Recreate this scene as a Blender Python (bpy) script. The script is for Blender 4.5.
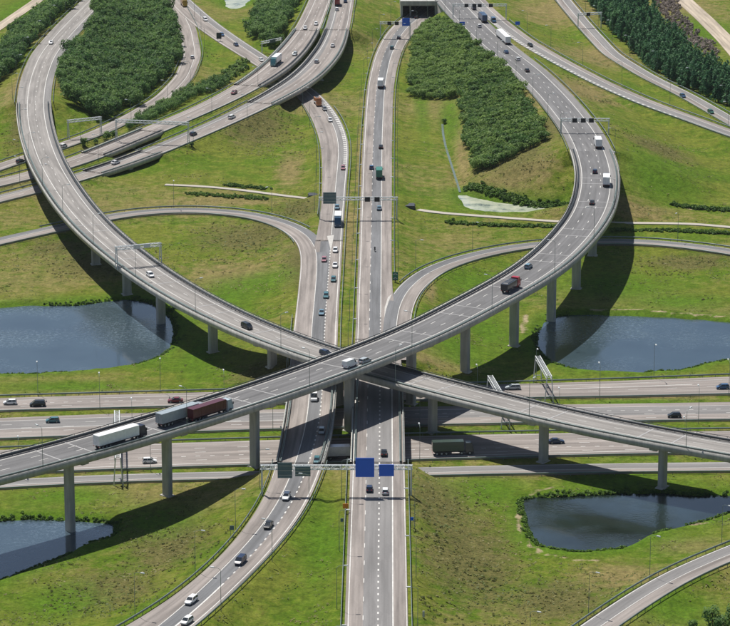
import bpy, bmesh, math, random
import numpy as np
from mathutils import Vector, Matrix
# ------------------------------------------------------------------ camera, sky, sun, exposure
for o in list(bpy.data.objects): bpy.data.objects.remove(o)
scene = bpy.context.scene
COL = scene.collection
FPX, PIT, CAMH = 3071.0, math.radians(15.2), 262.0
cd = bpy.data.cameras.new('camera'); cam = bpy.data.objects.new('camera', cd); COL.objects.link(cam)
cd.sensor_fit = 'HORIZONTAL'; cd.sensor_width = 36.0; cd.lens = FPX*36.0/730.0
cd.clip_start = 5.0; cd.clip_end = 60000.0
cam.location = (0, 0, CAMH); cam.rotation_euler = (math.pi/2-PIT, 0, 0)
scene.camera = cam
SUNV = Vector((-2.2, 3.5, 8.0)).normalized()
world = bpy.data.worlds.new('World'); scene.world = world; world.use_nodes = True
wn = world.node_tree; wn.nodes.clear()
sky = wn.nodes.new('ShaderNodeTexSky'); sky.sky_type = 'NISHITA'; sky.sun_disc = False
sky.sun_elevation = math.asin(SUNV.z); sky.sun_rotation = math.atan2(SUNV.x, SUNV.y)
sky.air_density = 1.0; sky.dust_density = 0.9
bg = wn.nodes.new('ShaderNodeBackground'); bg.inputs[1].default_value = 0.058
wo = wn.nodes.new('ShaderNodeOutputWorld')
wn.links.new(sky.outputs[0], bg.inputs[0]); wn.links.new(bg.outputs[0], wo.inputs[0])
sl = bpy.data.lights.new('sun', 'SUN'); sl.energy = 4.9; sl.angle = math.radians(0.53); sl.color = (1.0, 0.95, 0.87)
so = bpy.data.objects.new('sun', sl); COL.objects.link(so); so.location = (0, 800, 400)
so.rotation_mode = 'QUATERNION'; so.rotation_quaternion = SUNV.to_track_quat('Z', 'Y')
vs = scene.view_settings; vs.view_transform = 'Standard'; vs.look = 'None'; vs.gamma = 1.0; vs.exposure = 0.27
vs.use_curve_mapping = False
scene.render.engine = 'CYCLES'
rng = np.random.default_rng(7); random.seed(7)

# ------------------------------------------------------------------ survey: photo measurements to metres
def P(px, py, z):
    u = (px-365)/FPX; v = (py-313)/FPX
    dy = math.cos(PIT)-v*math.sin(PIT); dz = -math.sin(PIT)-v*math.cos(PIT)
    t = (CAMH-z)/-dz
    return np.array([u*t, dy*t, z])
def proj(p):
    p = np.atleast_2d(p); x = p[:, 0]; y = p[:, 1]; z = p[:, 2]-CAMH
    d = y*math.cos(PIT)-z*math.sin(PIT); up = y*math.sin(PIT)+z*math.cos(PIT)
    return np.c_[365+FPX*x/d, 313-FPX*up/d]
def dens(p, step=2.0):
    p = np.array(p, float); d = np.r_[0, np.cumsum(np.linalg.norm(np.diff(p[:, :2], axis=0), axis=1))]
    n = max(3, int(d[-1]/step)); s = np.linspace(0, d[-1], n)
    return np.stack([np.interp(s, d, p[:, k]) for k in range(p.shape[1])], 1)
def smooth(p, sig=12.0, step=2.0):
    p = dens(p, step); n = min(int(3*sig/step), len(p)-2)
    a = (2*p[0]-p[1:n+1])[::-1]; b = (2*p[-1]-p[-n-1:-1])[::-1]
    q = np.r_[a, p, b]; k = np.exp(-.5*(np.arange(-n, n+1)*step/sig)**2); k /= k.sum()
    return np.stack([np.convolve(q[:, j], k, 'valid') for j in range(p.shape[1])], 1)
def zy(pts, tab, dz=0.0):
    ys = [t[0] for t in tab]; zs = [t[1] for t in tab]
    return [P(x, y, float(np.interp(y, ys, zs))+dz) for x, y in pts]

# ------------------------------------------------------------------ materials
MATS = {}
def nt(name):
    m = bpy.data.materials.new(name); m.use_nodes = True; t = m.node_tree
    b = t.nodes['Principled BSDF']; return m, t, b
def N(t, k, **kw):
    n = t.nodes.new(k)
    for a, v in kw.items(): setattr(n, a, v)
    return n
def noise(t, vec, scale, detail=4.0, rough=0.55):
    n = N(t, 'ShaderNodeTexNoise'); n.inputs['Scale'].default_value = scale
    n.inputs['Detail'].default_value = detail; n.inputs['Roughness'].default_value = rough
    if vec is not None: t.links.new(vec, n.inputs['Vector'])
    return n.outputs['Fac']
def ramp(t, fac, stops):
    r = N(t, 'ShaderNodeValToRGB'); e = r.color_ramp.elements
    while len(e) < len(stops): e.new(0.5)
    for i, (p, c) in enumerate(stops):
        e[i].position = p; e[i].color = (c[0], c[1], c[2], 1) if not isinstance(c, (int, float)) else (c, c, c, 1)
    t.links.new(fac, r.inputs[0]); return r.outputs[0]
def mix(t, fac, a, b, mode='MIX'):
    m = N(t, 'ShaderNodeMix', data_type='RGBA', blend_type=mode)
    for s, v in ((m.inputs[0], fac), (m.inputs[6], a), (m.inputs[7], b)):
        if isinstance(v, (int, float)): s.default_value = v
        elif isinstance(v, tuple): s.default_value = (*v, 1) if len(v) == 3 else v
        else: t.links.new(v, s)
    return m.outputs[2]
def bump(t, b, h, dist, strength=1.0):
    n = N(t, 'ShaderNodeBump'); n.inputs['Strength'].default_value = strength; n.inputs['Distance'].default_value = dist
    t.links.new(h, n.inputs['Height']); t.links.new(n.outputs[0], b.inputs['Normal'])
def plain(name, c, rough=0.7, metal=0.0, var=0.12, scale=0.6):
    if name in MATS: return MATS[name]
    m, t, b = nt(name); b.inputs['Roughness'].default_value = rough; b.inputs['Metallic'].default_value = metal
    g = N(t, 'ShaderNodeNewGeometry')
    f = noise(t, g.outputs['Position'], scale, 5)
    k = ramp(t, f, [(0.3, 1-var), (0.7, 1+var)])
    t.links.new(mix(t, 1.0, tuple(c), k, 'MULTIPLY'), b.inputs['Base Color'])
    MATS[name] = m; return m
def road_mat(name, c, var=0.16):
    m, t, b = nt(name); b.inputs['Roughness'].default_value = 0.85
    b.inputs['Specular IOR Level'].default_value = 0.25
    uv = N(t, 'ShaderNodeUVMap'); mp = N(t, 'ShaderNodeMapping'); t.links.new(uv.outputs[0], mp.inputs[0])
    mp.inputs['Scale'].default_value = (1.0, 0.012, 1.0)
    s1 = ramp(t, noise(t, mp.outputs[0], 0.9, 3, 0.6), [(0.32, 1-var), (0.68, 1+var*0.7)])
    mp2 = N(t, 'ShaderNodeMapping'); t.links.new(uv.outputs[0], mp2.inputs[0]); mp2.inputs['Scale'].default_value = (0.35, 0.03, 1)
    s2 = ramp(t, noise(t, mp2.outputs[0], 1.0, 5, 0.6), [(0.35, 1-var*0.8), (0.65, 1+var*0.5)])
    s3 = ramp(t, noise(t, uv.outputs[0], 1.6, 6, 0.7), [(0.3, 0.93), (0.7, 1.07)])
    # transverse paving joints / repairs
    w = N(t, 'ShaderNodeTexVoronoi', feature='F1'); mp3 = N(t, 'ShaderNodeMapping'); t.links.new(uv.outputs[0], mp3.inputs[0])
    mp3.inputs['Scale'].default_value = (0.12, 0.018, 1); t.links.new(mp3.outputs[0], w.inputs['Vector'])
    sp = N(t, 'ShaderNodeSeparateColor'); t.links.new(w.outputs['Color'], sp.inputs[0])
    s4 = ramp(t, sp.outputs[0], [(0.0, 0.93), (1.0, 1.06)])
    col = mix(t, 1.0, tuple(c), s1, 'MULTIPLY'); col = mix(t, 1.0, col, s2, 'MULTIPLY')
    col = mix(t, 1.0, col, s3, 'MULTIPLY'); col = mix(t, 1.0, col, s4, 'MULTIPLY')
    t.links.new(col, b.inputs['Base Color']); bump(t, b, noise(t, uv.outputs[0], 6, 3), 0.02, 0.5)
    MATS[name] = m; return m
TAUPE = road_mat('worn_asphalt_taupe', (0.250, 0.225, 0.211), .28)
DARK = road_mat('dark_asphalt', (0.150, 0.154, 0.163), .22)
MIDG = road_mat('grey_asphalt', (0.195, 0.191, 0.191))
BGREY = road_mat('flyover_asphalt', (0.145, 0.145, 0.150), .2)
AGREY = road_mat('pale_flyover_asphalt', (0.246, 0.234, 0.224), .24)
DIRT = road_mat('sandy_track', (0.40, 0.34, 0.27), 0.25)
CONCP = road_mat('concrete_path', (0.40, 0.37, 0.33), 0.1)
WHITE = plain('road_paint_white', (0.54, 0.535, 0.515), 0.6, 0, 0.16, 0.5)
STEEL = plain('galvanised_steel', (0.34, 0.38, 0.37), 0.45, 0.5, 0.1, 1.0)
RAILD = plain('dark_barrier_steel', (0.045, 0.055, 0.065), 0.5, 0.3, 0.2, 0.5)
RAILG = plain('weathered_guardrail', (0.19, 0.24, 0.235), 0.5, 0.35, 0.18, 0.4)
GANT = plain('light_grey_gantry_paint', (0.62, 0.65, 0.66), 0.4, 0.1, 0.05, 1.0)
DGREY = plain('dark_grey_paint', (0.035, 0.04, 0.05), 0.5, 0.1)
SIGNBACK = plain('sign_back_grey_green', (0.10, 0.16, 0.18), 0.6, 0.2)
BLUE = plain('sign_blue', (0.012, 0.125, 0.70), 0.45, 0, 0.04, 0.3)
BLACK = plain('signal_black', (0.012, 0.014, 0.02), 0.5)
RUBBER = plain('tyre_rubber', (0.02, 0.02, 0.022), 0.8)
ORANGE = plain('sign_orange', (0.75, 0.24, 0.02), 0.5)
GREENS = plain('sign_green', (0.02, 0.16, 0.09), 0.5)
REDL = plain('tail_lamp_red', (0.4, 0.015, 0.012), 0.3)
LAMPW = plain('lamp_lens', (0.75, 0.75, 0.72), 0.25)
BARK = plain('bark', (0.09, 0.07, 0.05), 0.9)
def concrete(name, c):
    m, t, b = nt(name); b.inputs['Roughness'].default_value = 0.85; b.inputs['Specular IOR Level'].default_value = 0.2
    g = N(t, 'ShaderNodeNewGeometry'); mp = N(t, 'ShaderNodeMapping'); t.links.new(g.outputs['Position'], mp.inputs[0])
    mp.inputs['Scale'].default_value = (1, 1, 0.12)
    a = ramp(t, noise(t, mp.outputs[0], 0.9, 5, 0.65), [(0.3, 0.74), (0.62, 1.06)])
    d = ramp(t, noise(t, g.outputs['Position'], 0.15, 4), [(0.3, 0.86), (0.7, 1.08)])
    t.links.new(mix(t, 1.0, mix(t, 1.0, tuple(c), a, 'MULTIPLY'), d, 'MULTIPLY'), b.inputs['Base Color'])
    MATS[name] = m; return m
CONC = concrete('weathered_concrete', (0.43, 0.425, 0.405))
CONCL = concrete('pale_concrete', (0.46, 0.445, 0.415))
def leaf_mat(name, c1, c2, trans=0.25):
    m, t, b = nt(name); b.inputs['Roughness'].default_value = 0.6; b.inputs['Specular IOR Level'].default_value = 0.25
    at = N(t, 'ShaderNodeAttribute', attribute_name='tint'); oi = N(t, 'ShaderNodeObjectInfo')
    f = N(t, 'ShaderNodeMath', operation='ADD'); t.links.new(at.outputs['Fac'], f.inputs[0])
    r = N(t, 'ShaderNodeMath', operation='MULTIPLY_ADD'); t.links.new(oi.outputs['Random'], r.inputs[0])
    r.inputs[1].default_value = 0.3; r.inputs[2].default_value = -0.15
    t.links.new(r.outputs[0], f.inputs[1])
    col = ramp(t, f.outputs[0], [(0.1, c1), (0.9, c2)])
    t.links.new(col, b.inputs['Base Color'])
    tr = N(t, 'ShaderNodeBsdfTranslucent'); t.links.new(col, tr.inputs[0])
    mx = N(t, 'ShaderNodeMixShader'); mx.inputs[0].default_value = trans
    out = t.nodes['Material Output']; t.links.new(b.outputs[0], mx.inputs[1]); t.links.new(tr.outputs[0], mx.inputs[2])
    t.links.new(mx.outputs[0], out.inputs[0]); MATS[name] = m; return m
LEAF_WOOD = leaf_mat('wood_foliage', (0.050, 0.125, 0.036), (0.170, 0.285, 0.075), .45)
LEAF_SCRUB = leaf_mat('willow_scrub_foliage', (0.064, 0.145, 0.034), (0.205, 0.310, 0.078), .45)
LEAF_POP = leaf_mat('plantation_foliage', (0.040, 0.128, 0.066), (0.115, 0.245, 0.100), .45)
LEAF_REED = leaf_mat('reed_foliage', (0.034, 0.095, 0.012), (0.120, 0.220, 0.026), .35)
TUFT = leaf_mat('rough_grass', (0.090, 0.130, 0.022), (0.250, 0.220, 0.080), 0.3)
HEATH = leaf_mat('dead_brush', (0.15, 0.125, 0.115), (0.33, 0.28, 0.25), 0.25)
def paint_mat():
    m, t, b = nt('vehicle_paint'); oi = N(t, 'ShaderNodeObjectInfo'); g = N(t, 'ShaderNodeNewGeometry')
    k = ramp(t, noise(t, g.outputs['Position'], 1.3, 3), [(0.3, 0.9), (0.7, 1.06)])
    t.links.new(mix(t, 1.0, oi.outputs['Color'], k, 'MULTIPLY'), b.inputs['Base Color'])
    b.inputs['Roughness'].default_value = 0.28; b.inputs['Coat Weight'].default_value = 0.4; MATS['vehicle_paint'] = m; return m
PAINT = paint_mat()
def glass_mat():
    m, t, b = nt('vehicle_glass'); g = N(t, 'ShaderNodeNewGeometry')
    t.links.new(ramp(t, noise(t, g.outputs['Position'], 2.0, 2), [(0.3, (0.012, 0.018, 0.024)), (0.7, (0.03, 0.04, 0.05))]), b.inputs['Base Color'])
    b.inputs['Roughness'].default_value = 0.06; b.inputs['Specular IOR Level'].default_value = 0.8; MATS['vehicle_glass'] = m; return m
GLASS = glass_mat()
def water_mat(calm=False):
    m, t, b = nt('pond_water' if not calm else 'weed_and_reflection_water'); g = N(t, 'ShaderNodeNewGeometry'); pos = g.outputs['Position']
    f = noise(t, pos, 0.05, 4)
    t.links.new(ramp(t, f, [(0.35, (0.018, 0.036, 0.054)), (0.7, (0.030, 0.054, 0.074))] if not calm else [(0.40, (0.008, 0.014, 0.012)), (0.52, (0.014, 0.024, 0.022)), (0.66, (0.020, 0.036, 0.046))]), b.inputs['Base Color'])  # bluish base carries water scatter plus some reflected sky as colour
    wp = ramp(t, noise(t, pos, 0.028, 3), [(0.42, 0.0), (0.60, 1.0)])
    h1 = noise(t, pos, 1.6, 4, 0.6); h2 = noise(t, pos, 0.5, 2)
    ad = N(t, 'ShaderNodeMath', operation='ADD'); t.links.new(h1, ad.inputs[0]); t.links.new(h2, ad.inputs[1])
    bm = N(t, 'ShaderNodeBump'); bm.inputs['Distance'].default_value = 0.16
    st = N(t, 'ShaderNodeMath', operation='MULTIPLY_ADD'); t.links.new(wp, st.inputs[0]); st.inputs[1].default_value = 0.45; st.inputs[2].default_value = 0.035
    t.links.new(st.outputs[0], bm.inputs['Strength']); t.links.new(ad.outputs[0], bm.inputs['Height']); t.links.new(bm.outputs[0], b.inputs['Normal'])
    b.inputs['Roughness'].default_value = 0.07; b.inputs['IOR'].default_value = 2.0
    gl = N(t, 'ShaderNodeBsdfGlossy'); gl.inputs['Roughness'].default_value = 0.40; gl.inputs['Color'].default_value = (.70, .86, 1, 1); mx = N(t, 'ShaderNodeMixShader')
    spk = ramp(t, noise(t, pos, 0.9, 6, 0.8), [(0.50, 0.0), (0.70, 1.0)]); sc = N(t, 'ShaderNodeMath', operation='MULTIPLY'); t.links.new(spk, sc.inputs[0]); t.links.new(wp, sc.inputs[1])
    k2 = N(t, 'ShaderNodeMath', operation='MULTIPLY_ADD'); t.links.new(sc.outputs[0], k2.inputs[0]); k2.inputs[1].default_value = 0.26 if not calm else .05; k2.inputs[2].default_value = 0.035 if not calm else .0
    t.links.new(k2.outputs[0], mx.inputs[0]); t.links.new(b.outputs[0], mx.inputs[1]); t.links.new(gl.outputs[0], mx.inputs[2]); t.links.new(mx.outputs[0], t.nodes['Material Output'].inputs[0])
    MATS['pond_water'] = m; return m
WATER = water_mat(); WEED_REFL = water_mat(True)  # darker south-east pond: deck reflection and floating weed both painted into base colour
def algae_mat():
    m, t, b = nt('algae_water'); g = N(t, 'ShaderNodeNewGeometry'); pos = g.outputs['Position']
    t.links.new(ramp(t, noise(t, pos, 0.16, 6, 0.7), [(0.34, (0.10, 0.13, 0.13)), (0.46, (0.34, 0.38, 0.30)), (0.66, (0.52, 0.53, 0.42))]), b.inputs['Base Color'])
    b.inputs['Roughness'].default_value = 0.18; MATS['algae_water'] = m; return m
ALGAE = algae_mat()
def ground_mat():
    m, t, b = nt('meadow_ground'); g = N(t, 'ShaderNodeNewGeometry'); pos = g.outputs['Position']
    b.inputs['Roughness'].default_value = 0.95; b.inputs['Specular IOR Level'].default_value = 0.1
    at = N(t, 'ShaderNodeAttribute', attribute_name='cover'); sp = N(t, 'ShaderNodeSeparateColor'); t.links.new(at.outputs['Color'], sp.inputs[0])
    n1 = noise(t, pos, 0.035, 6, 0.62); n2 = noise(t, pos, 0.22, 6, 0.68); n3 = noise(t, pos, 1.3, 6, 0.75); n4 = noise(t, pos, 0.012, 4)
    green = ramp(t, n3, [(0.28, (0.044, 0.091, 0.005)), (0.5, (0.084, 0.144, 0.009)), (0.75, (0.136, 0.195, 0.018))])
    lush = ramp(t, n3, [(0.28, (0.038, 0.092, 0.004)), (0.5, (0.070, 0.146, 0.007)), (0.75, (0.112, 0.196, 0.014))])
    olive = ramp(t, n3, [(0.28, (0.076, 0.103, 0.012)), (0.5, (0.130, 0.155, 0.020)), (0.75, (0.196, 0.205, 0.036))])
    dry = ramp(t, n3, [(0.28, (0.115, 0.100, 0.036)), (0.5, (0.200, 0.165, 0.064)), (0.75, (0.290, 0.235, 0.105))])
    scrub = ramp(t, n3, [(0.3, (0.050, 0.066, 0.016)), (0.52, (0.120, 0.112, 0.036)), (0.72, (0.19, 0.165, 0.066))])
    sand = ramp(t, n2, [(0.3, (0.22, 0.180, 0.10)), (0.7, (0.36, 0.300, 0.19))])
    a = N(t, 'ShaderNodeMath', operation='ADD'); t.links.new(n1, a.inputs[0])
    hm = N(t, 'ShaderNodeMath', operation='MULTIPLY_ADD'); t.links.new(n2, hm.inputs[0]); hm.inputs[1].default_value = 0.55; hm.inputs[2].default_value = -0.275
    t.links.new(hm.outputs[0], a.inputs[1])
    base = mix(t, ramp(t, a.outputs[0], [(0.40, 0.0), (0.58, 1.0)]), green, olive)
    a2 = N(t, 'ShaderNodeMath', operation='MULTIPLY_ADD'); t.links.new(n2, a2.inputs[0]); a2.inputs[1].default_value = 0.6; t.links.new(n4, a2.inputs[2])
    base = mix(t, ramp(t, a2.outputs[0], [(0.79, 0.0), (0.97, 0.75)]), base, dry)
    def msk(ch, lo, hi):
        q = N(t, 'ShaderNodeMath', operation='MULTIPLY_ADD'); t.links.new(n2, q.inputs[0]); q.inputs[1].default_value = 1.1
        s = N(t, 'ShaderNodeMath', operation='ADD'); t.links.new(q.outputs[0], s.inputs[0]); q.inputs[2].default_value = -0.55
        t.links.new(sp.outputs[ch], s.inputs[1]); return ramp(t, s.outputs[0], [(lo, 0.0), (hi, 1.0)])
    base = mix(t, msk(0, 0.35, 0.75), base, dry)
    base = mix(t, msk(1, 0.30, 0.70), base, scrub)
    al = N(t, 'ShaderNodeAttribute', attribute_name='lush'); q = N(t, 'ShaderNodeMath', operation='MULTIPLY_ADD'); t.links.new(n2, q.inputs[0]); q.inputs[1].default_value = 0.8
    q.inputs[2].default_value = -0.4; s2 = N(t, 'ShaderNodeMath', operation='ADD'); t.links.new(q.outputs[0], s2.inputs[0]); t.links.new(al.outputs['Fac'], s2.inputs[1])
    base = mix(t, ramp(t, s2.outputs[0], [(0.3, 0.0), (0.75, 0.9)]), base, lush)
    base = mix(t, msk(2, 0.40, 0.62), base, sand)
    mps = N(t, 'ShaderNodeMapping'); t.links.new(pos, mps.inputs[0]); mps.inputs['Scale'].default_value = (1.0, 0.07, 1.0)
    base = mix(t, 1.0, base, ramp(t, noise(t, mps.outputs[0], 0.5, 4, 0.6), [(0.3, 0.88), (0.7, 1.1)]), 'MULTIPLY')
    n5 = noise(t, pos, 0.55, 6, 0.7)
    base = mix(t, 1.0, base, ramp(t, n5, [(0.30, 0.62), (0.5, 1.0), (0.72, 1.25)]), 'MULTIPLY')
    base = mix(t, 1.0, base, ramp(t, n2, [(0.32, 0.80), (0.65, 1.12)]), 'MULTIPLY')
    t.links.new(base, b.inputs['Base Color'])
    ad = N(t, 'ShaderNodeMath', operation='MULTIPLY_ADD'); t.links.new(n3, ad.inputs[0]); ad.inputs[1].default_value = 0.5; t.links.new(n2, ad.inputs[2])
    bump(t, b, ad.outputs[0], 0.9, 0.8)
    MATS['meadow_ground'] = m; return m
GROUND = ground_mat()

# ------------------------------------------------------------------ mesh helpers
class MB:
    def __init__(s): s.v = []; s.f = []; s.m = []; s.uv = []
    def add(s, verts, faces, mi=0):
        o = len(s.v); s.v.extend([tuple(map(float, p)) for p in verts])
        for f in faces: s.f.append([i+o for i in f]); s.m.append(mi)
    def box(s, c, size, ax=None, mi=0, top=1.0):
        x, y, z = [k/2 for k in size]; c = Vector(c)
        pts = [(-x, -y, -z), (x, -y, -z), (x, y, -z), (-x, y, -z), (-x*top, -y*top, z), (x*top, -y*top, z), (x*top, y*top, z), (-x*top, y*top, z)]
        if ax is not None: pts = [tuple(ax @ Vector(p)) for p in pts]
        s.add([tuple(c+Vector(p)) for p in pts], [(3, 2, 1, 0), (4, 5, 6, 7), (0, 1, 5, 4), (1, 2, 6, 5), (2, 3, 7, 6), (3, 0, 4, 7)], mi)
    def bar(s, a, b, w, h=None, mi=0):
        a = Vector(a); b = Vector(b); d = b-a; L = d.length
        if L < 1e-6: return
        d.normalize(); up = Vector((0, 0, 1)) if abs(d.z) < 0.95 else Vector((0, 1, 0))
        r = d.cross(up).normalized(); u = r.cross(d)
        M = Matrix((r, d, u)).transposed(); s.box((a+b)/2, (w, L, h or w), M, mi)
    def tube(s, pts, rad, n=8, mi=0, cap=True):
        pts = [Vector(p) for p in pts]; o = len(s.v); rings = []
        for i, p in enumerate(pts):
            d = (pts[min(i+1, len(pts)-1)]-pts[max(i-1, 0)]).normalized()
            up = Vector((0, 0, 1)) if abs(d.z) < 0.9 else Vector((0, 1, 0)); r = d.cross(up).normalized(); u = r.cross(d)
            q = rad[i] if hasattr(rad, '__len__') else rad
            rings.append([tuple(p+(r*math.cos(k*2*math.pi/n)+u*math.sin(k*2*math.pi/n))*q) for k in range(n)])
        for r in rings: s.v.extend(r)
        for i in range(len(pts)-1):
            for k in range(n):
                s.f.append([o+i*n+k, o+i*n+(k+1) % n, o+(i+1)*n+(k+1) % n, o+(i+1)*n+k]); s.m.append(mi)
        if cap:
            s.f.append([o+k for k in range(n)][::-1]); s.m.append(mi)
            e = o+(len(pts)-1)*n; s.f.append([e+k for k in range(n)]); s.m.append(mi)
    def mesh(s, name, mats):
        me = bpy.data.meshes.new(name); me.from_pydata(s.v, [], s.f)
        for m in (mats if isinstance(mats, (list, tuple)) else [mats]): me.materials.append(m)
        if any(s.m): me.polygons.foreach_set('material_index', s.m)
        me.update(); return me
    def build(s, name, mats, parent=None, smooth=False):
        me = s.mesh(name, mats)
        if smooth: me.polygons.foreach_set('use_smooth', [True]*len(me.polygons))
        return link(name, me, parent)
def link(name, data, parent=None):
    o = bpy.data.objects.new(name, data); COL.objects.link(o)
    if parent is not None: o.parent = parent
    return o
def tag(o, label=None, cat=None, group=None, kind=None):
    if label: o['label'] = label
    if cat: o['category'] = cat
    if group: o['group'] = group
    if kind: o['kind'] = kind
    return o
def empty(name, loc=(0, 0, 0), rz=0.0):
    o = link(name, None); o.location = loc; o.rotation_euler = (0, 0, rz); o.empty_display_size = 0.5; return o
def npmesh(name, V, F, mats, tint=None, uv=None, mi=None, colname='tint'):
    me = bpy.data.meshes.new(name); V = np.asarray(V, np.float32); F = np.asarray(F, np.int32); k = F.shape[1]
    me.vertices.add(len(V)); me.vertices.foreach_set('co', V.ravel())
    me.loops.add(F.size); me.loops.foreach_set('vertex_index', F.ravel())
    me.polygons.add(len(F)); me.polygons.foreach_set('loop_start', np.arange(len(F), dtype=np.int32)*k)
    me.polygons.foreach_set('loop_total', np.full(len(F), k, np.int32))
    for m in (mats if isinstance(mats, (list, tuple)) else [mats]): me.materials.append(m)
    if mi is not None: me.polygons.foreach_set('material_index', np.asarray(mi, np.int32))
    if uv is not None:
        l = me.uv_layers.new(name='UVMap'); l.data.foreach_set('uv', np.asarray(uv, np.float32)[F.ravel()].ravel())
    me.update(calc_edges=True)
    if tint is not None:
        tint = np.asarray(tint, np.float32)
        if tint.ndim == 1:
            a = me.attributes.new(colname, 'FLOAT', 'POINT'); a.data.foreach_set('value', tint)
        else:
            a = me.attributes.new(colname, 'FLOAT_COLOR', 'POINT'); a.data.foreach_set('color', np.c_[tint, np.ones(len(tint))].astype(np.float32).ravel())
    me.validate(); return me

# ------------------------------------------------------------------ road alignments (metres, from surveyed edges)
class Road: pass
ROADS = {}
def make_road(key, eL, eR, wsig=30.0, ext0=0.0, ext1=0.0, sig=14.0, wfix=None):
    """eL / eR: world points of the left and right pavement edge in the direction of travel"""
    a = smooth(eL, sig); b = smooth(eR, sig)
    D = np.linalg.norm(a[:, None, :2]-b[None, :, :2], axis=2); j = D.argmin(1); w = D.min(1)
    ok = (j > 0) & (j < len(b)-1); ok |= (np.abs(w-np.median(w)) < 0.35*np.median(w))
    c = (a+b[j])/2; c = c[ok]; w = w[ok]
    if ext0: d = c[0]-c[min(8, len(c)-1)]; d[2] = 0; d /= np.linalg.norm(d); c = np.r_[[c[0]+d*ext0], c]; w = np.r_[w[0], w]
    if ext1: d = c[-1]-c[-min(9, len(c))]; d[2] = 0; d /= np.linalg.norm(d); c = np.r_[c, [c[-1]+d*ext1]]; w = np.r_[w, w[-1]]
    cw = smooth(np.c_[c, w], sig)
    return finish(key, cw[:, :3], cw[:, 3] if wfix is None else np.full(len(cw), wfix), wsig)
def finish(key, c, w, wsig=30.0):
    r = Road(); r.key = key; r.c = c
    if wsig:
        k = int(wsig/2); ww = np.pad(w, k, mode='edge'); w = np.convolve(ww, np.ones(2*k+1)/(2*k+1), 'valid')
    r.hw = w/2
    t = np.gradient(c, axis=0); t[:, 2] = 0; t /= np.linalg.norm(t, axis=1)[:, None]
    r.t = t; r.n = np.stack([t[:, 1], -t[:, 0], 0*t[:, 0]], 1)
    r.s = np.r_[0, np.cumsum(np.linalg.norm(np.diff(c, axis=0), axis=1))]
    r.px = proj(c); r.bridge = np.zeros(len(c), bool); ROADS[key] = r; return r
def center_road(key, pts, w, sig=14.0, ext0=0.0, ext1=0.0):
    c = np.array(pts)
    if ext0: d = c[0]-c[1]; d[2] = 0; d /= np.linalg.norm(d); c = np.r_[[c[0]+d*ext0], c]
    if ext1: d = c[-1]-c[-2]; d[2] = 0; d /= np.linalg.norm(d); c = np.r_[c, [c[-1]+d*ext1]]
    c = smooth(c, sig); return finish(key, c, np.full(len(c), float(w)), 0)
AZ = [(0, 6), (100, 9), (200, 11.5), (300, 13), (450, 13)]
A_lo = [(82, 0), (50.6, 27), (29.6, 55), (19.2, 82), (17, 110), (20.5, 137), (28.8, 164), (35.6, 177), (53.4, 206), (71, 229.5), (90, 246), (118, 268), (153, 292.5), (207, 320), (248, 339), (276, 348), (317, 363), (368, 376), (401, 388), (456, 402), (510.7, 415.5), (560, 427), (653, 447), (730, 459)]
A_up = [(110, 0), (87, 27), (60.8, 55), (52, 82), (48.8, 110), (54.8, 137), (65.8, 164), (72.6, 174.7), (87.7, 198), (104, 216), (120.5, 232), (142.5, 251), (164, 268), (200, 291), (232, 310), (270.4, 326.4), (311.5, 344), (341.6, 354), (390, 366), (428.5, 376), (469.6, 387), (513.4, 396), (560, 408.6), (585, 415.5), (648, 426.4), (730, 440)]
rA = make_road('A', zy(A_up, AZ, .5), zy(A_lo, AZ, .9), 60, 250, 160, wfix=14.3)
rA.bridge = rA.px[:, 1] > 103
BZ = [(0, 8), (60, 10), (130, 14), (170, 16.5), (240, 19.5), (480, 20)]
B_in = [(437, 1), (445, 11), (469.6, 35.6), (491.5, 55), (513.4, 74), (535, 96), (560, 129), (570, 150), (575, 172), (571, 205), (560, 224), (546, 237.7), (530, 254), (513.4, 269), (469.6, 292.5), (423, 318.5), (401, 332), (360, 347), (317, 363.4), (262, 382.6), (207, 399), (153, 417), (90, 434.6), (27, 454), (0, 460.7)]
B_out = [(474, 8), (493, 28), (513, 46.6), (546, 68.5), (579, 101), (604, 131.5), (615, 153), (622, 172), (622, 191), (615, 216), (596, 243), (571, 268), (530, 293), (513, 301), (480.5, 316), (464, 328), (415, 347.6), (360, 368), (344, 377), (289.6, 395.6), (235, 413.7), (180, 430), (151, 440), (110, 451), (55, 466), (0, 476)]
rB = make_road('B', zy(B_in[::-1], BZ, .5), zy(B_out[::-1], BZ, .9), 60, 160, 300, wfix=16.2)
rB.bridge = (rB.px[:, 1] > 150) | (rB.c[:, 1] > P(430, 6, 8)[1])
NZ = [(0, 1), (50, 1.5), (120, 2), (200, 3.5), (300, 5.5), (380, 6.5), (480, 6.5), (560, 5.5), (626, 4.5)]
NB_l = [(342.5, 700), (344.5, 626), (347.7, 540), (350, 480), (352.8, 400), (356, 320), (359.5, 228), (362.3, 150), (364, 123), (367, 85), (374, 55), (387, 30), (402, 18), (411, 12)]
NB_r = [(410, 700), (408, 626), (406.3, 540), (405, 480), (403.5, 400), (401, 350), (396, 320), (392, 290), (391.5, 260), (391.8, 200), (392, 150), (392.7, 100), (394, 85), (397, 66), (404, 44), (420, 24.6), (433, 14)]
rNB = make_road('NB', zy(NB_l, NZ), zy(NB_r, NZ), 10, 0, 60)
SBZ = [(0, 2), (100, 2), (120, 2), (200, 3.5), (300, 5.5), (380, 6.5), (480, 6.5), (560, 5.5), (626, 4.5)]
SB_right = [(303, 101), (314, 123), (321, 142.5), (322.5, 170), (321.5, 210), (314, 250), (304, 285), (293.7, 320), (290, 360), (288, 400), (281.4, 433), (276, 474), (266, 498.5), (246, 528.6), (224, 556), (199, 578), (180, 594), (164, 606.7), (131.5, 626), (70, 655)]
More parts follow.
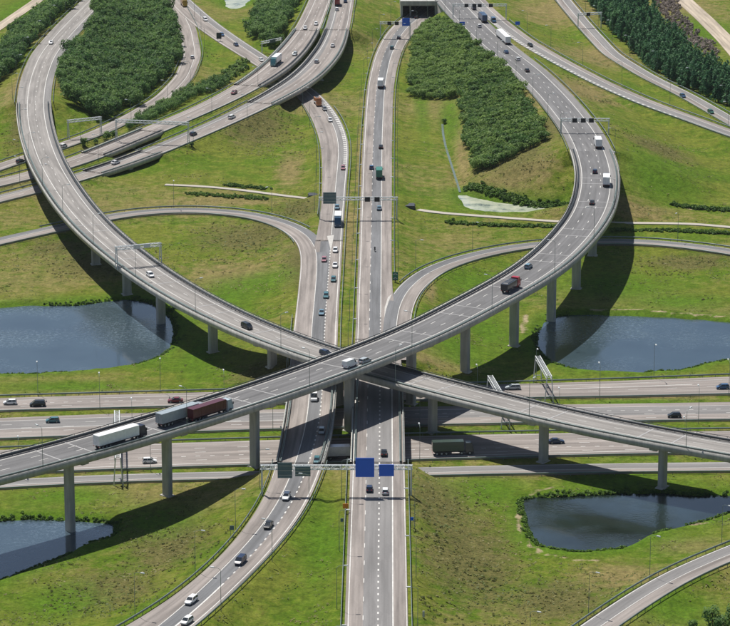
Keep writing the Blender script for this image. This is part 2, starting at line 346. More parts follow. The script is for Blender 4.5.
SB_left = [(320, 93), (339, 115), (348.5, 137), (349.5, 153), (347.7, 170), (344, 218), (341.6, 259.6), (338, 320), (337.5, 340), (336, 406), (333.4, 433), (325, 461), (321, 472), (314, 497), (295, 527), (270, 556), (246, 579), (215.6, 609), (199, 626), (150, 660)]
G_up = [(150, -40), (176, -14), (194, 3), (216, 22), (243, 41), (268, 57), (296, 76)]
G_lo = [(136, -36), (160, -10), (178, 12), (196, 27), (216, 41), (257, 66), (285, 85)]
rSB = make_road('SB', zy(G_up+SB_left, SBZ), zy(G_lo+SB_right, SBZ), 8, 0, 0)
DZ = [(0, 1), (211, 1), (217, 1.8), (225, 2.8), (236, 3.95), (250, 4.5), (300, 5.5), (350, 6.13)]
EZ = [(0, 1), (240, 1), (262, 2.8), (285, 4.8), (300, 5.5), (350, 6.13)]
D_c = [(0, 241.5), (55, 229), (107, 217.5), (145, 212), (190, 210), (228, 212.2), (261, 217), (288, 225.5), (303, 234.2), (311, 243.5), (314.3, 256), (314, 272), (311.5, 300), (309, 325), (307.5, 352)]
rD = center_road('D', [P(x, y, float(np.interp(y if x > 250 else 0, [t[0] for t in DZ], [t[1] for t in DZ]))) for x, y in D_c], 9.3, 8, 140, 0)
E_c = [(395.8, 360), (396.2, 345), (397, 322), (400, 305), (408.5, 289), (428.5, 272), (457, 260.5), (490, 252), (534, 244.5), (607, 240.7), (653, 242.5), (694, 246.5), (730, 251.8)]
rE = center_road('E', [P(x, y, float(np.interp(y, [t[0] for t in EZ], [t[1] for t in EZ]))) for x, y in E_c], 8.6, 10, 0, 140)
CZ = [(0, 8.5), (70, 8.5), (100, 6.5), (150, 3), (190, 1)]
C1u = [(0, 179), (27, 173), (66, 159), (118, 138), (164, 119), (180, 114), (207, 102), (240, 82), (270, 57.5), (295, 30), (309, 0)]
C1l = [(0, 188), (27, 180), (79, 170), (118, 152), (170, 130), (180, 125.6), (213, 110.6), (257, 90), (289.6, 71), (311.5, 46.6), (322.5, 23), (331, 0)]
rC1 = make_road('C1', zy(C1u[::-1], CZ), zy(C1l[::-1], CZ), 60, 350, 140); rC1.hw = np.clip(rC1.hw, 5.4, 7.0)
C2u = [(0, 195), (35.6, 187), (77, 173), (104, 164), (153, 146), (200, 126), (221, 118), (259.5, 96), (289.6, 76.7), (317, 49), (325, 30), (333, 0)]
C2l = [(0, 203), (35.6, 195), (77, 182.5), (118, 171.5), (162, 157), (180, 147), (229, 125.6), (270, 106.5), (311.5, 87.7), (333, 68.5), (344, 49), (351, 22), (354, 0)]
rC2 = make_road('C2', zy(C2u[::-1], CZ)[::-1], zy(C2l[::-1], CZ)[::-1], 60, 140, 350); rC2.hw = np.clip(rC2.hw, 5.0, 6.8)
for r, x0, x1 in ((rC1, 248, 322), (rC2, 262, 347)):
    r.bridge = ((r.px[:, 0] > x0) & (r.px[:, 0] < x1) & (r.px[:, 1] > 30)) | ((r.px[:, 0] > 96) & (r.px[:, 0] < 150))
F_c = [(0, 167), (59, 147), (100, 132.5), (137, 114), (165, 97), (184, 77), (192.5, 55), (187.5, 28), (174, 2), (158, -22), (140, -44)]
rF = center_road('F', [P(x, y, 1.95) for x, y in F_c], 8.6, 10, 140, 0)
H1_c = [(545, -30), (563.5, 0), (584.5, 25), (612, 55), (650.5, 78.2), (687.4, 95.8), (730, 120.5)]
rH1 = center_road('H1', [P(x, y, 2.0) for x, y in H1_c], 7.8, 12, 250, 140)
HZ = [(0, 8), (30, 8.95), (50, 9.3), (75, 7.6), (140, 3)]
H2_c = [(455, -24), (484, 8), (502, 24), (526, 42), (565, 64.3), (606.5, 85.6), (650.5, 104.8), (694, 119.8), (730, 133.5)]
rH2 = center_road('H2', [P(x, y, float(np.interp(y, [t[0] for t in HZ], [t[1] for t in HZ]))) for x, y in H2_c], 9.0, 12, 200, 140)
K_c = [(572, 645), (598.5, 626), (644, 595), (683.3, 572.3), (730, 553.3)]
rK = center_road('K', [P(x, y, 2.0) for x, y in K_c], 7.8, 10, 60, 140)
def ew(key, up, lo): return make_road(key, [P(x, y, 0.0) for x, y in up], [P(x, y, 0.0) for x, y in lo], 20, 150, 150, 16)
ew('EW1', [(0, 398), (100, 395), (250, 391), (400, 387), (530, 383.4), (640, 381), (730, 376)], [(0, 411.5), (100, 409), (250, 405), (400, 401), (530, 398.5), (640, 396.5), (730, 395)])
ew('EW2', [(0, 418), (150, 412), (300, 408.5), (450, 406), (630, 403.7), (730, 402)], [(0, 439.5), (150, 434), (250, 430.5), (450, 425), (630, 421.5), (730, 420.5)])
ew('EW3', [(0, 450), (150, 443), (260, 440.5), (450, 434.6), (560, 433), (730, 431)], [(0, 475), (150, 468), (260, 466), (450, 459.3), (560, 456), (730, 453)])
ew('EW4', [(0, 480), (80, 474.5), (150, 472), (260, 471.4), (450, 466.5), (530, 464), (730, 462)], [(0, 489), (80, 483.5), (150, 480.8), (260, 480), (450, 476), (530, 474), (730, 471.8)])
rPL = center_road('PL', [P(x, y, 0.5) for x, y in [(165, 184.5), (200, 185.8), (240, 189.5), (292, 196.6), (306, 198)]], 2.6, 6)
rPR = center_road('PR', [P(x, y, 0.5) for x, y in [(418, 209.5), (430, 212), (497, 217), (560, 221.6), (617.7, 222.6), (694, 223.4), (730, 227)]], 2.8, 6, 0, 120)
rDT = center_road('DT', [P(x, y, -0.4) for x, y in [(442.5, 124), (443, 134), (446, 148), (450.5, 162), (455, 176), (460, 192)]], .9, 5)
rT1 = center_road('T1', [P(x, y, 0.5) for x, y in [(0, 26), (22, 11), (38, 0), (52, -12)]], 6.0, 8, 80, 120)
rT2 = center_road('T2', [P(x, y, 0.5) for x, y in [(672, -14), (684, 0), (705, 19), (727, 41), (745, 62)]], 9.0, 8, 100, 60)
Yn = P(340, 391, 0)[1]+2.5; Ys = P(340, 483, 0)[1]-2.0
for r in (rNB, rSB): r.bridge = (r.c[:, 1] > Ys) & (r.c[:, 1] < Yn)
rPN = rNB.c[:, 1] > 1e9

# ------------------------------------------------------------------ ponds (surveyed shore lines)
POND = {
 'west': ([(-70, 330), (-30, 309), (0, 307.5), (35.6, 305), (77, 306), (107, 300.7), (131.5, 299), (153, 303), (170, 315), (176, 328), (171, 351), (153, 360.7), (118, 368), (55, 373.4), (0, 375), (-45, 372), (-75, 355)], WATER, 'large dark blue pond beside the long left flyover columns'),
 'east': ([(534, 340), (541, 326), (551, 317), (580, 314), (612, 315.5), (667, 317), (730, 322), (790, 330), (800, 350), (730, 361), (704, 364), (684, 370.6), (640, 372.5), (585, 371), (557, 366), (543, 357)], WATER, 'wide pond below the curving flyover'),
 'south_west': ([(-60, 540), (-30, 523), (0, 521), (27, 518.5), (55, 520), (109.6, 522), (118, 527), (112, 538), (93, 542), (66, 554), (49, 561), (16.4, 574), (0, 582), (-40, 590), (-70, 570)], WATER, 'pond'),
 'south_east': ([(520, 501), (524, 515), (529, 533), (536, 544.5), (557, 550.5), (596, 552.5), (626, 547), (653, 533.5), (680.7, 527.5), (705, 521), (730, 514), (770, 508), (775, 498), (730, 495), (689, 495.5), (661, 492), (618, 493.5), (557, 496.5), (530, 497)], WEED_REFL, 'pond'),
 'algae': ([(458, 190), (464, 195), (475, 197.6), (502, 202.5), (535, 207), (566, 208.5), (564, 211.5), (540, 213), (513, 213.8), (483, 212), (465, 207.5), (459, 199)], ALGAE, 'ditch'),
 'north': ([(222, -12), (252, -12), (250, 0), (243, 7), (236, 10), (228, 9), (224, 2)], ALGAE, 'pond'),
}
def poly_sd(pts, X, Y):
    """signed distance, negative inside"""
    d = np.full(X.shape, 1e9); ins = np.zeros(X.shape, bool); n = len(pts)
    for i in range(n):
        x0, y0 = pts[i]; x1, y1 = pts[(i+1) % n]; ex, ey = x1-x0, y1-y0
        t = np.clip(((X-x0)*ex+(Y-y0)*ey)/(ex*ex+ey*ey+1e-9), 0, 1)
        d = np.minimum(d, (X-x0-t*ex)**2+(Y-y0-t*ey)**2)
        c = ((y0 > Y) != (y1 > Y)) & (X < ex*(Y-y0)/(ey if abs(ey) > 1e-9 else 1e-9)+x0); ins ^= c
    d = np.sqrt(d); return np.where(ins, -d, d)
def closed_smooth(pts, n=3):
    p = np.array(pts)
    for _ in range(n):
        q = np.roll(p, -1, 0); p = np.stack([0.75*p+0.25*q, 0.25*p+0.75*q], 1).reshape(-1, 2)
    return p
PW = {k: closed_smooth([P(x, y, -0.9)[:2] for x, y in v[0]]) for k, v in POND.items()}

# ------------------------------------------------------------------ terrain
def axis(lo, hi, step, out0, out1):
    a = list(np.arange(lo, hi+.1, step)); s = step; x = hi
    while x < out1: s *= 1.35; x += s; a.append(x)
    s = step; x = lo; b = []
    while x > out0: s *= 1.35; x -= s; b.append(x)
    return np.array(b[::-1]+a)
gx = axis(-220, 220, 2.0, -5000, 5000); gy = axis(620, 1720, 2.0, -2500, 7000)
GX, GY = np.meshgrid(gx, gy); sh = GX.shape
def vnoise(X, Y, sc, seed):
    r = np.random.default_rng(seed); g = r.random((64, 64)); x = X/sc % 63; y = Y/sc % 63
    xi = x.astype(int); yi = y.astype(int); fx = x-xi; fy = y-yi; fx = fx*fx*(3-2*fx); fy = fy*fy*(3-2*fy)
    a = g[yi, xi]; b = g[yi, xi+1]; c = g[yi+1, xi]; d = g[yi+1, xi+1]
    return (a*(1-fx)+b*fx)*(1-fy)+(c*(1-fx)+d*fx)*fy
near = (np.abs(GX) < 500) & (GY > 400) & (GY < 2300)
TZ = np.where(near, 0.35*(vnoise(GX, GY, 22, 1)-.5)+0.5*(vnoise(GX, GY, 60, 2)-.5), 0.0)
NEAR = {}
def near_road(r, X, Y, reach):
    """distance to centre line, index of nearest sample (only inside reach)"""
    c = r.c[:, :2].astype(np.float32); m = (X > c[:, 0].min()-reach) & (X < c[:, 0].max()+reach) & (Y > c[:, 1].min()-reach) & (Y < c[:, 1].max()+reach)
    idx = np.nonzero(m.ravel())[0]; D = np.full(X.size, 1e9, np.float32); J = np.zeros(X.size, np.int32)
    xs = X.ravel()[idx].astype(np.float32); ys = Y.ravel()[idx].astype(np.float32)
    cc = c[::2]
    for k in range(0, len(idx), 20000):
        d = (xs[k:k+20000, None]-cc[None, :, 0])**2+(ys[k:k+20000, None]-cc[None, :, 1])**2
        j = d.argmin(1); D[idx[k:k+20000]] = np.sqrt(d[np.arange(len(j)), j]); J[idx[k:k+20000]] = np.minimum(j*2, len(c)-1)
    return D.reshape(X.shape), J.reshape(X.shape)
GROUND_ROADS = ['A', 'B', 'NB', 'SB', 'D', 'E', 'C1', 'C2', 'F', 'H1', 'H2', 'K', 'EW1', 'EW2', 'EW3', 'EW4', 'PL', 'PR', 'T1', 'T2', 'DT']
for k in GROUND_ROADS:
    r = ROADS[k]; D, J = near_road(r, GX, GY, 60); NEAR[k] = (D, J)
    e = D-r.hw[J]; z = r.c[J, 2]-0.30; ok = (~r.bridge[J]) & (D < 60)
    slope = 0.36 if k not in ('PL', 'PR', 'T1', 'T2') else 0.5
    if k == 'DT': continue
    emb = np.where(ok, z-slope*np.maximum(0, e-2.6), -50)
    if k in ('A', 'B'):                                  # embankment runs out gradually below the first spans
        nb = np.nonzero(~r.bridge)[0]; gap = np.abs(r.s[:, None]-r.s[nb][None, :]).min(1)
        fall = np.clip(1-gap/75.0, 0, 1)**1.3
        zz = (r.c[:, 2]*fall-2.6*np.minimum(gap/12.0, 1)*fall-.3)[J]
        emb = np.where((D < 60) & r.bridge[J] & (gap[J] < 75), zz-0.30*np.maximum(0, e+1.0), emb)
    TZ = np.maximum(TZ, emb)
for k in GROUND_ROADS:
    r = ROADS[k]; D, J = NEAR[k]; e = D-r.hw[J]; z = r.c[J, 2]-0.30; ok = (~r.bridge[J]) & (D < 60)
    steep = 0.7 if k[:2] != 'EW' else 0.9
    TZ = np.where(ok, np.minimum(TZ, z+steep*np.maximum(0, e-1.2)), TZ)
roadmin = np.full(sh, 1e9)
for k in GROUND_ROADS:
    r = ROADS[k]; D, J = NEAR[k]; roadmin = np.minimum(roadmin, np.where(r.bridge[J], 1e9, D-r.hw[J]))
def blur(A, n):
    for _ in range(n):
        A = np.pad(A, 1, mode='edge'); A = (A[:-2, 1:-1]+A[2:, 1:-1]+A[1:-1, :-2]+A[1:-1, 2:]+2*A[1:-1, 1:-1])/6
    return A
TB = blur(TZ, 30); wgt = np.clip((roadmin-2.5)/7.0, 0, 1); TZ = TZ*(1-wgt)+TB*wgt
PSD = np.full(sh, 1e9)
for k, p in PW.items():
    sd = poly_sd(p, GX, GY)+(vnoise(GX, GY, 5, 9)-.5)*1.6; PSD = np.minimum(PSD, sd)
    bank = np.where(sd < 0, -1.0+np.maximum(sd, -6)*0.35, -1.0+sd*0.55)
    TZ = np.minimum(TZ, np.where(roadmin < 3.0, 99, bank))
# ground cover: R dry grass, G rough scrub, B bare sand
COVER = np.zeros(sh+(3,), np.float32)
BL = [(1, 250, 238, 60, 16), (1, 100, 262, 55, 14), (1, 60, 246, 40, 10), (1, 300, 212, 30, 14), (1, 515, 180, 38, 12), (1, 545, 160, 26, 16), (1, 30, 118, 16, 40), (1, 470, 560, 60, 55), (1, 440, 520, 40, 30), (1, 560, 600, 60, 26), (1, 170, 545, 50, 34), (1, 110, 590, 60, 26), (1, 270, 380, 45, 14), (1, 690, 262, 50, 8), (1, 660, 165, 40, 12), (1, 660, 30, 20, 26), (1, 680, 42, 22, 14), (1, 300, 275, 22, 30), (1, 255, 130, 40, 20),
      (0, 290, 170, 18, 22), (0, 350, 240, 8, 60), (0, 600, 60, 50, 16), (0, 560, 12, 60, 20), (0, 585, 112, 40, 18), (0, 430, 300, 8, 20), (0, 462, 155, 10, 36), (0, 20, 105, 14, 24), (0, 690, 545, 50, 12), (0, 620, 575, 60, 20), (0, 230, 275, 60, 20), (0, 100, 390, 90, 6), (0, 640, 395, 90, 5), (0, 620, 215, 90, 8), (0, 230, 200, 90, 6), (0, 520, 190, 50, 8), (0, 190, 212, 80, 4), (0, 360, 170, 6, 60), (0, 70, 205, 40, 6), (0, 480, 70, 14, 26), (0, 530, 130, 16, 18), (0, 440, 372, 40, 6), (0, 680, 8, 60, 14), (0, 500, 470, 80, 8),
      (2, 567, 145, 6, 5), (2, 556, 136, 4, 8), (2, 700, 208, 14, 1.6), (2, 543, 499, 14, 2.2), (2, 697, 521, 9, 2.2), (2, 527, 508, 2.5, 9)]
pxy = proj(np.c_[GX.ravel(), np.maximum(GY.ravel(), 50), np.zeros(GX.size)]).reshape(sh+(2,))
for ch, x, y, rx, ry in BL:
    c = P(x, y, 0.5); sx = abs(P(x+rx, y, 0.5)[0]-c[0]); sy = abs(P(x, y-ry, .5)[1]-P(x, y+ry, .5)[1])/2
    q = ((GX-c[0])/sx)**2+((GY-c[1])/sy)**2
    COVER[..., ch] = np.maximum(COVER[..., ch], np.exp(-0.75*q)*(0.78 if ch < 2 else 1.0))
for pl, wd in (([(552, 486), (535, 489), (523, 497), (519, 512), (522, 528), (529, 542), (543, 552), (570, 557.5), (600, 559)], 1.0), ([(590, 309), (640, 309.5), (690, 313), (760, 319)], 1.0), ([(527, 314), (523, 325), (525, 333)], 1.2)):
    c = dens([P(x, y, .3) for x, y in pl], 1.0); mm_ = (np.abs(GX) < 230) & (GY > 600) & (GY < 1500); xs = GX[mm_]; ys = GY[mm_]
    near_ = (xs > c[:, 0].min()-6) & (xs < c[:, 0].max()+6) & (ys > c[:, 1].min()-6) & (ys < c[:, 1].max()+6); dd = np.full(xs.shape, 99.0)
    dd[near_] = np.sqrt(((xs[near_][:, None]-c[None, :, 0])**2+(ys[near_][:, None]-c[None, :, 1])**2).min(1)); cur = COVER[..., 2]; cur[mm_] = np.maximum(cur[mm_], .62*np.clip(1.5-dd/wd/1.2, 0, 1)); COVER[..., 2] = cur
verge = np.clip(1-np.abs(roadmin-1.0)/2.2, 0, 1); COVER[..., 0] = np.maximum(COVER[..., 0], 0.42*verge)
V = np.c_[GX.ravel(), GY.ravel(), TZ.ravel()]
ny, nx = sh; ii = (np.arange(ny-1)[:, None]*nx+np.arange(nx-1)[None, :]).ravel()
me = npmesh('ground', V, np.c_[ii, ii+1, ii+nx+1, ii+nx], GROUND, COVER.reshape(-1, 3), colname='cover')
me.polygons.foreach_set('use_smooth', np.ones(len(me.polygons), bool))
LUSH = np.clip(1-(PSD-1)/13.0, 0, 1)*.75
for x, y, rx, ry in [(455, 350, 40, 26), (490, 330, 40, 30), (620, 285, 90, 22), (680, 300, 70, 12), (70, 385, 110, 8), (200, 350, 30, 30), (230, 290, 40, 20), (250, 285, 60, 16), (90, 300, 90, 10), (320, 560, 30, 60), (150, 520, 70, 24), (60, 600, 60, 30), (60, 495, 80, 14), (490, 490, 60, 26), (650, 482, 120, 8), (670, 610, 70, 24), (640, 505, 100, 60), (470, 285, 50, 18), (450, 120, 14, 30), (660, 195, 60, 16), (700, 30, 40, 24), (640, 400, 100, 5), (450, 430, 60, 4), (350, 430, 300, 4), (20, 10, 40, 20), (420, 90, 10, 60)]:
    c = P(x, y, .5); sx = abs(P(x+rx, y, .5)[0]-c[0]); sy = abs(P(x, y-ry, .5)[1]-P(x, y+ry, .5)[1])/2
    LUSH = np.maximum(LUSH, .75*np.exp(-.9*(((GX-c[0])/sx)**2+((GY-c[1])/sy)**2)))
a = me.attributes.new('lush', 'FLOAT', 'POINT'); a.data.foreach_set('value', LUSH.astype(np.float32).ravel())
tag(link('ground', me), 'rolling green and straw coloured meadow between the roads', 'ground', kind='structure')
def tz(x, y):
    x = np.atleast_1d(x); y = np.atleast_1d(y)
    i = np.clip(np.searchsorted(gx, x)-1, 0, len(gx)-2); j = np.clip(np.searchsorted(gy, y)-1, 0, len(gy)-2)
    fx = (x-gx[i])/(gx[i+1]-gx[i]); fy = (y-gy[j])/(gy[j+1]-gy[j])
    return (TZ[j, i]*(1-fx)+TZ[j, i+1]*fx)*(1-fy)+(TZ[j+1, i]*(1-fx)+TZ[j+1, i+1]*fx)*fy
def gridval(A, x, y):
    i = np.clip(np.searchsorted(gx, x), 0, len(gx)-1); j = np.clip(np.searchsorted(gy, y), 0, len(gy)-1); return A[j, i]
def on_ground(px, py):
    z = 0.0
    for _ in range(6): q = P(px, py, z); z = float(tz(q[0], q[1])[0])
    return np.array([q[0], q[1], z])
for k, p in PW.items():
    c = p.mean(0); q = p.copy(); d = np.roll(p, -1, 0)-np.roll(p, 1, 0); d /= np.linalg.norm(d, axis=1)[:, None]
    nrm = np.stack([d[:, 1], -d[:, 0]], 1); area = np.sum(p[:, 0]*np.roll(p[:, 1], -1)-np.roll(p[:, 0], -1)*p[:, 1])
    if area < 0: nrm = -nrm
    q = p+nrm*1.6
    m = MB(); m.v = [(x, y, -1.0) for x, y in q]; f = list(range(len(q))); m.f = [f if area > 0 else f[::-1]]; m.m = [0]
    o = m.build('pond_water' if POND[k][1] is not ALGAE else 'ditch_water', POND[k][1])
    bmm = bmesh.new(); bmm.from_mesh(o.data); bmesh.ops.triangulate(bmm, faces=bmm.faces[:]); bmm.to_mesh(o.data); bmm.free()
    tag(o, kind='structure')

# ------------------------------------------------------------------ road surfaces and markings
def off(r, ref, v):
    if ref == 'L': return -r.hw+v
    if ref == 'R': return r.hw-v
    return np.full(len(r.hw), float(v))
def strip(r, o0, o1, dz, sel=None, uvo=0.0):
    """ribbon verts/faces between offset arrays o0<o1 (right positive)"""
    idx = np.arange(len(r.c)) if sel is None else sel
    a = r.c[idx]+r.n[idx]*o0[idx, None]; b = r.c[idx]+r.n[idx]*o1[idx, None]; a = a.copy(); b = b.copy(); a[:, 2] += dz; b[:, 2] += dz
    n = len(idx); V = np.r_[a, b]; i = np.arange(n-1); F = np.c_[i, i+n, i+n+1, i+1]
    uv = np.r_[np.c_[o0[idx]+uvo, r.s[idx]], np.c_[o1[idx]+uvo, r.s[idx]]]
    return V, F, uv
def runs(mask):
    i = np.nonzero(mask)[0]
    if len(i) == 0: return []
    return [g for g in np.split(i, np.nonzero(np.diff(i) > 1)[0]+1) if len(g) > 1]
def surface(r, name, bands, parent=None, mask=None, lift=0.0, skirt=True):
    VS, FS, US, MI = [], [], [], []; o = 0; uvo = rng.random()*300
    for g in runs(np.ones(len(r.c), bool) if mask is None else mask):
        for bi, (a, b, mt) in enumerate(bands):
            Vv, Ff, U = strip(r, off(r, *a), off(r, *b), lift, g, uvo)
            VS.append(Vv); FS.append(Ff+o); US.append(U); MI += [bi]*len(Ff); o += len(Vv)
        if skirt:
            for sgn, (rf, v) in ((-1, bands[0][0]), (1, bands[-1][1])):
                oo = off(r, rf, v)[g]; a = r.c[g]+r.n[g]*oo[:, None]; a = a.copy(); a[:, 2] += lift; b = a.copy(); b[:, 2] -= 0.7
                n = len(g); i = np.arange(n-1); Ff = np.c_[i, i+n, i+n+1, i+1] if sgn < 0 else np.c_[i+1, i+n+1, i+n, i]
                VS.append(np.r_[a, b]); FS.append(Ff+o); US.append(np.r_[np.c_[oo, r.s[g]], np.c_[oo+.5, r.s[g]]]); MI += [0 if sgn < 0 else len(bands)-1]*len(Ff); o += 2*n
    mats = [b[2] for b in bands]
    me = npmesh(name, np.concatenate(VS), np.concatenate(FS), mats, uv=np.concatenate(US), mi=MI)
    return link(name, me, parent)
def lines(r, specs, parent, lift=0.03, mask=None):
    VS, FS = [], []; o = 0; S = r.s
    base = np.ones(len(r.c), bool) if mask is None else mask
    for sp in specs:
        ref, v, kind, w = sp[:4]; w *= .85; m = base.copy()
        if len(sp) > 4:
            py = r.px[:, 1]; m &= (py >= sp[4][0]) & (py <= sp[4][1])
            if len(sp[4]) > 2: m &= (r.px[:, 0] >= sp[4][2]) & (r.px[:, 0] <= sp[4][3])
        oc = off(r, ref, v)
        for g in runs(m):
            if kind == 'solid': segs = [(S[g[0]], S[g[-1]])]
            else:
                L, gap = {'dash': (3.0, 9.0), 'block': (1.3, 2.7), 'chev': (1.6, 2.4)}[kind]
                segs = [(s, s+L) for s in np.arange(S[g[0]], S[g[-1]]-L, L+gap)]
            for s0, s1 in segs:
                ss = np.linspace(s0, s1, max(2, int((s1-s0)/2)+1)); n = len(ss)
                c = np.stack([np.interp(ss, S, r.c[:, k]) for k in range(3)], 1); nn = np.stack([np.interp(ss, S, r.n[:, k]) for k in range(3)], 1)
                oo = np.interp(ss, S, oc)[:, None]
                a = c+nn*(oo-w/2); b = c+nn*(oo+w/2); a[:, 2] += lift; b[:, 2] += lift
                i = np.arange(n-1); VS.append(np.r_[a, b]); FS.append(np.c_[i, i+n, i+n+1, i+1]+o); o += 2*n
    if not VS: return None
    return tag(link('lane_marking', npmesh('lane_marking', np.concatenate(VS), np.concatenate(FS), WHITE), parent), kind='stuff')
def poly_patch(name, pts, mat, parent=None):
    m = MB(); m.v = [tuple(p) for p in pts]; m.f = [list(range(len(pts)))]; m.m = [0]; return m.build(name, mat, parent)
def rail(r, ref, v, label, mask=None, posts=4.0, h=0.75, parent=None, double=False, group='guardrails along the roads', base=-0.35, mat=None):
    """steel guardrail: rails and posts along one side"""
    oo = off(r, ref, v); g_all = runs(np.ones(len(r.c), bool) if mask is None else mask)
    root = parent
    if parent is None: root = empty('guardrail', tuple(r.c[g_all[0][len(g_all[0])//2]])); tag(root, label, 'guardrail', group)
    L = Vector(root.location) if parent is None else Vector((0, 0, 0))
    VS, FS, o = [], [], 0; pm = MB()
    for g in g_all:
        c = r.c[g]+r.n[g]*oo[g, None]-np.array(L); n = len(g); nn = r.n[g]
        for dv in ((-0.16, 0.16) if double else (0.0,)):
            for (z0, z1) in ((h-0.42, h+.04),):
                q = []
                for dx, dzz in ((-.07, z0), (.07, z0), (.12, (z0+z1)/2), (.07, z1), (-.07, z1)):
                    p = c+nn*(dx+dv); p = p.copy(); p[:, 2] += dzz; q.append(p)
                VS.append(np.concatenate(q)); i = np.arange(n-1)
                for a in range(5):
                    b2 = (a+1) % 5; FS.append(np.c_[a*n+i, a*n+i+1, b2*n+i+1, b2*n+i]+o)
                o += 5*n
        ss = np.arange(r.s[g[0]]+1, r.s[g[-1]], posts)
        for s in ss:
            p = [np.interp(s, r.s, r.c[:, k]+r.n[:, k]*oo) for k in range(3)]; p = Vector(p)-L
            pm.box(p+Vector((0, 0, (h-0.05+base)/2)), (.13, .13, h-0.05-base))
    o1 = link('rail', npmesh('rail', np.concatenate(VS), np.concatenate(FS), mat or RAILG), root)
    tag(o1, kind='stuff' if len(g_all) > 1 or double else None)
    tag(pm.build('post', RAILG, root), kind='stuff'); return root

def grow(m): return m | np.r_[m[1:], False] | np.r_[False, m[:-1]]
def struct(o): return tag(o, kind='structure')
PYM = lambda r, a, b: (r.px[:, 1] >= a) & (r.px[:, 1] <= b)
def simple_road(r, name, bands, specs, mask=None, lift=0.0):
    o = struct(surface(r, name, bands, mask=mask, lift=lift)); lines(r, specs, o, lift+0.03, mask); return o
L0, R0 = ('L', 0), ('R', 0)
# central road, northbound, and its counterpart coming south
mb = rNB.bridge; onb = grow(~mb)
nbS = [(L0, ('L', 4.2), TAUPE), (('L', 4.2), ('L', 11.2), MIDG), (('L', 11.2), R0, TAUPE)]
nbN = [(L0, ('L', 4.2), TAUPE), (('L', 4.2), ('L', 7.8), DARK), (('L', 7.8), R0, TAUPE)]
NBLINES = [('L', .8, 'solid', .28), ('L', 4.25, 'dash', .22), ('L', 7.75, 'block', .45, (312, 900)), ('L', 7.8, 'solid', .28, (-99, 318)), ('L', 11.25, 'solid', .35, (372, 900)), ('R', .25, 'solid', .2, (380, 900))]
simple_road(rNB, 'central_road', nbS, NBLINES, grow(~mb & PYM(rNB, 340, 999)))
simple_road(rNB, 'central_road', nbN, NBLINES, grow(~mb & PYM(rNB, -200, 340)))
sbN = [(L0, ('L', 4.3), MIDG), (('L', 4.3), R0, TAUPE)]
sbS = [(L0, ('L', 4.1), TAUPE), (('L', 4.1), ('L', 7.7), DARK), (('L', 7.7), R0, TAUPE)]
SBLINES = [('L', .7, 'solid', .3), ('L', 4.1, 'solid', .26, (-99, 236, 300, 400)), ('L', 4.1, 'block', .45, (250, 582)), ('L', 4.0, 'solid', .5, (582, 700)), ('L', 7.7, 'solid', .26, (345, 700)), ('L', 4.4, 'solid', .24, (-60, 100, 0, 300)), ('R', .7, 'solid', .22, (-60, 100, 0, 300)), ('L', 1.4, 'chev', 1.5, (92, 172, 315, 360)), ('R', .2, 'solid', .15, (330, 480))]
mbs = rSB.bridge
simple_road(rSB, 'central_road', sbN, SBLINES, grow(~mbs & PYM(rSB, -300, 240)))
simple_road(rSB, 'central_road', sbS, SBLINES, grow(~mbs & PYM(rSB, 240, 999)))
simple_road(rD, 'slip_road', [(L0, ('L', 3.6), DARK), (('L', 3.6), R0, TAUPE)], [('L', .4, 'solid', .22, (0, 231)), ('L', 3.7, 'solid', .22), ('R', .3, 'solid', .2)], lift=.05)
simple_road(rE, 'slip_road', [(L0, ('L', 4.0), DARK), (('L', 4.0), R0, TAUPE)], [('L', .4, 'solid', .24, (0, 296)), ('L', 4.1, 'solid', .24), ('R', .25, 'solid', .18)], lift=.05)
simple_road(rF, 'slip_road', [(L0, R0, TAUPE)], [('L', .8, 'solid', .22), ('R', 2.8, 'solid', .26)], lift=-.06)
simple_road(rK, 'slip_road', [(L0, ('L', 4.2), MIDG), (('L', 4.2), R0, TAUPE)], [('L', .35, 'solid', .3), ('L', 4.3, 'solid', .22)])
simple_road(rH1, 'slip_road', [(L0, ('L', 4.4), MIDG), (('L', 4.4), R0, TAUPE)], [('L', .5, 'solid', .3), ('L', 4.5, 'solid', .28), ('R', .2, 'solid', .2)])
simple_road(rH2, 'slip_road', [(L0, ('C', -1.6), TAUPE), (('C', -1.6), R0, MIDG)], [('L', 2.9, 'solid', .28), ('R', 1.0, 'chev', 1.7, (22, 118, 480, 690)), ('R', 2.1, 'solid', .24), ('R', .5, 'solid', .24, (110, 300))], lift=-.06)
EWB = {'EW1': ([(L0, R0, TAUPE)], [('L', 2.9, 'solid', .3), ('L', 6.2, 'block', .3, (0, 999, -200, 330)), ('L', 6.6, 'solid', .45, (0, 999, 560, 700)), ('L', 9.6, 'dash', .25), ('R', .9, 'solid', .25)]),
       'EW2': ([(L0, ('L', 3.4), TAUPE), (('L', 3.4), ('L', 11.5), MIDG), (('L', 11.5), R0, TAUPE)], [('L', 3.4, 'solid', .3), ('L', 7.0, 'block', .35, (0, 999, 330, 1000)), ('L', 7.0, 'dash', .25, (0, 999, -300, 330)), ('L', 10.6, 'dash', .3), ('L', 11.2, 'solid', .4, (0, 999, -300, 300)), ('L', 14.2, 'dash', .3), ('R', .9, 'solid', .25)]),
       'EW3': ([(L0, ('L', 10), TAUPE), (('L', 10), R0, TAUPE)], [('L', 1.0, 'solid', .25), ('L', 5.6, 'dash', .28), ('L', 9.2, 'dash', .28), ('L', 12.8, 'block', .38), ('L', 16.3, 'dash', .28), ('R', 3.2, 'solid', .4)]),
       'EW4': ([(L0, ('L', 5.0), MIDG), (('L', 5.0), R0, TAUPE)], [('L', .7, 'solid', .25), ('L', 4.9, 'solid', .3), ('R', .3, 'solid', .2)])}
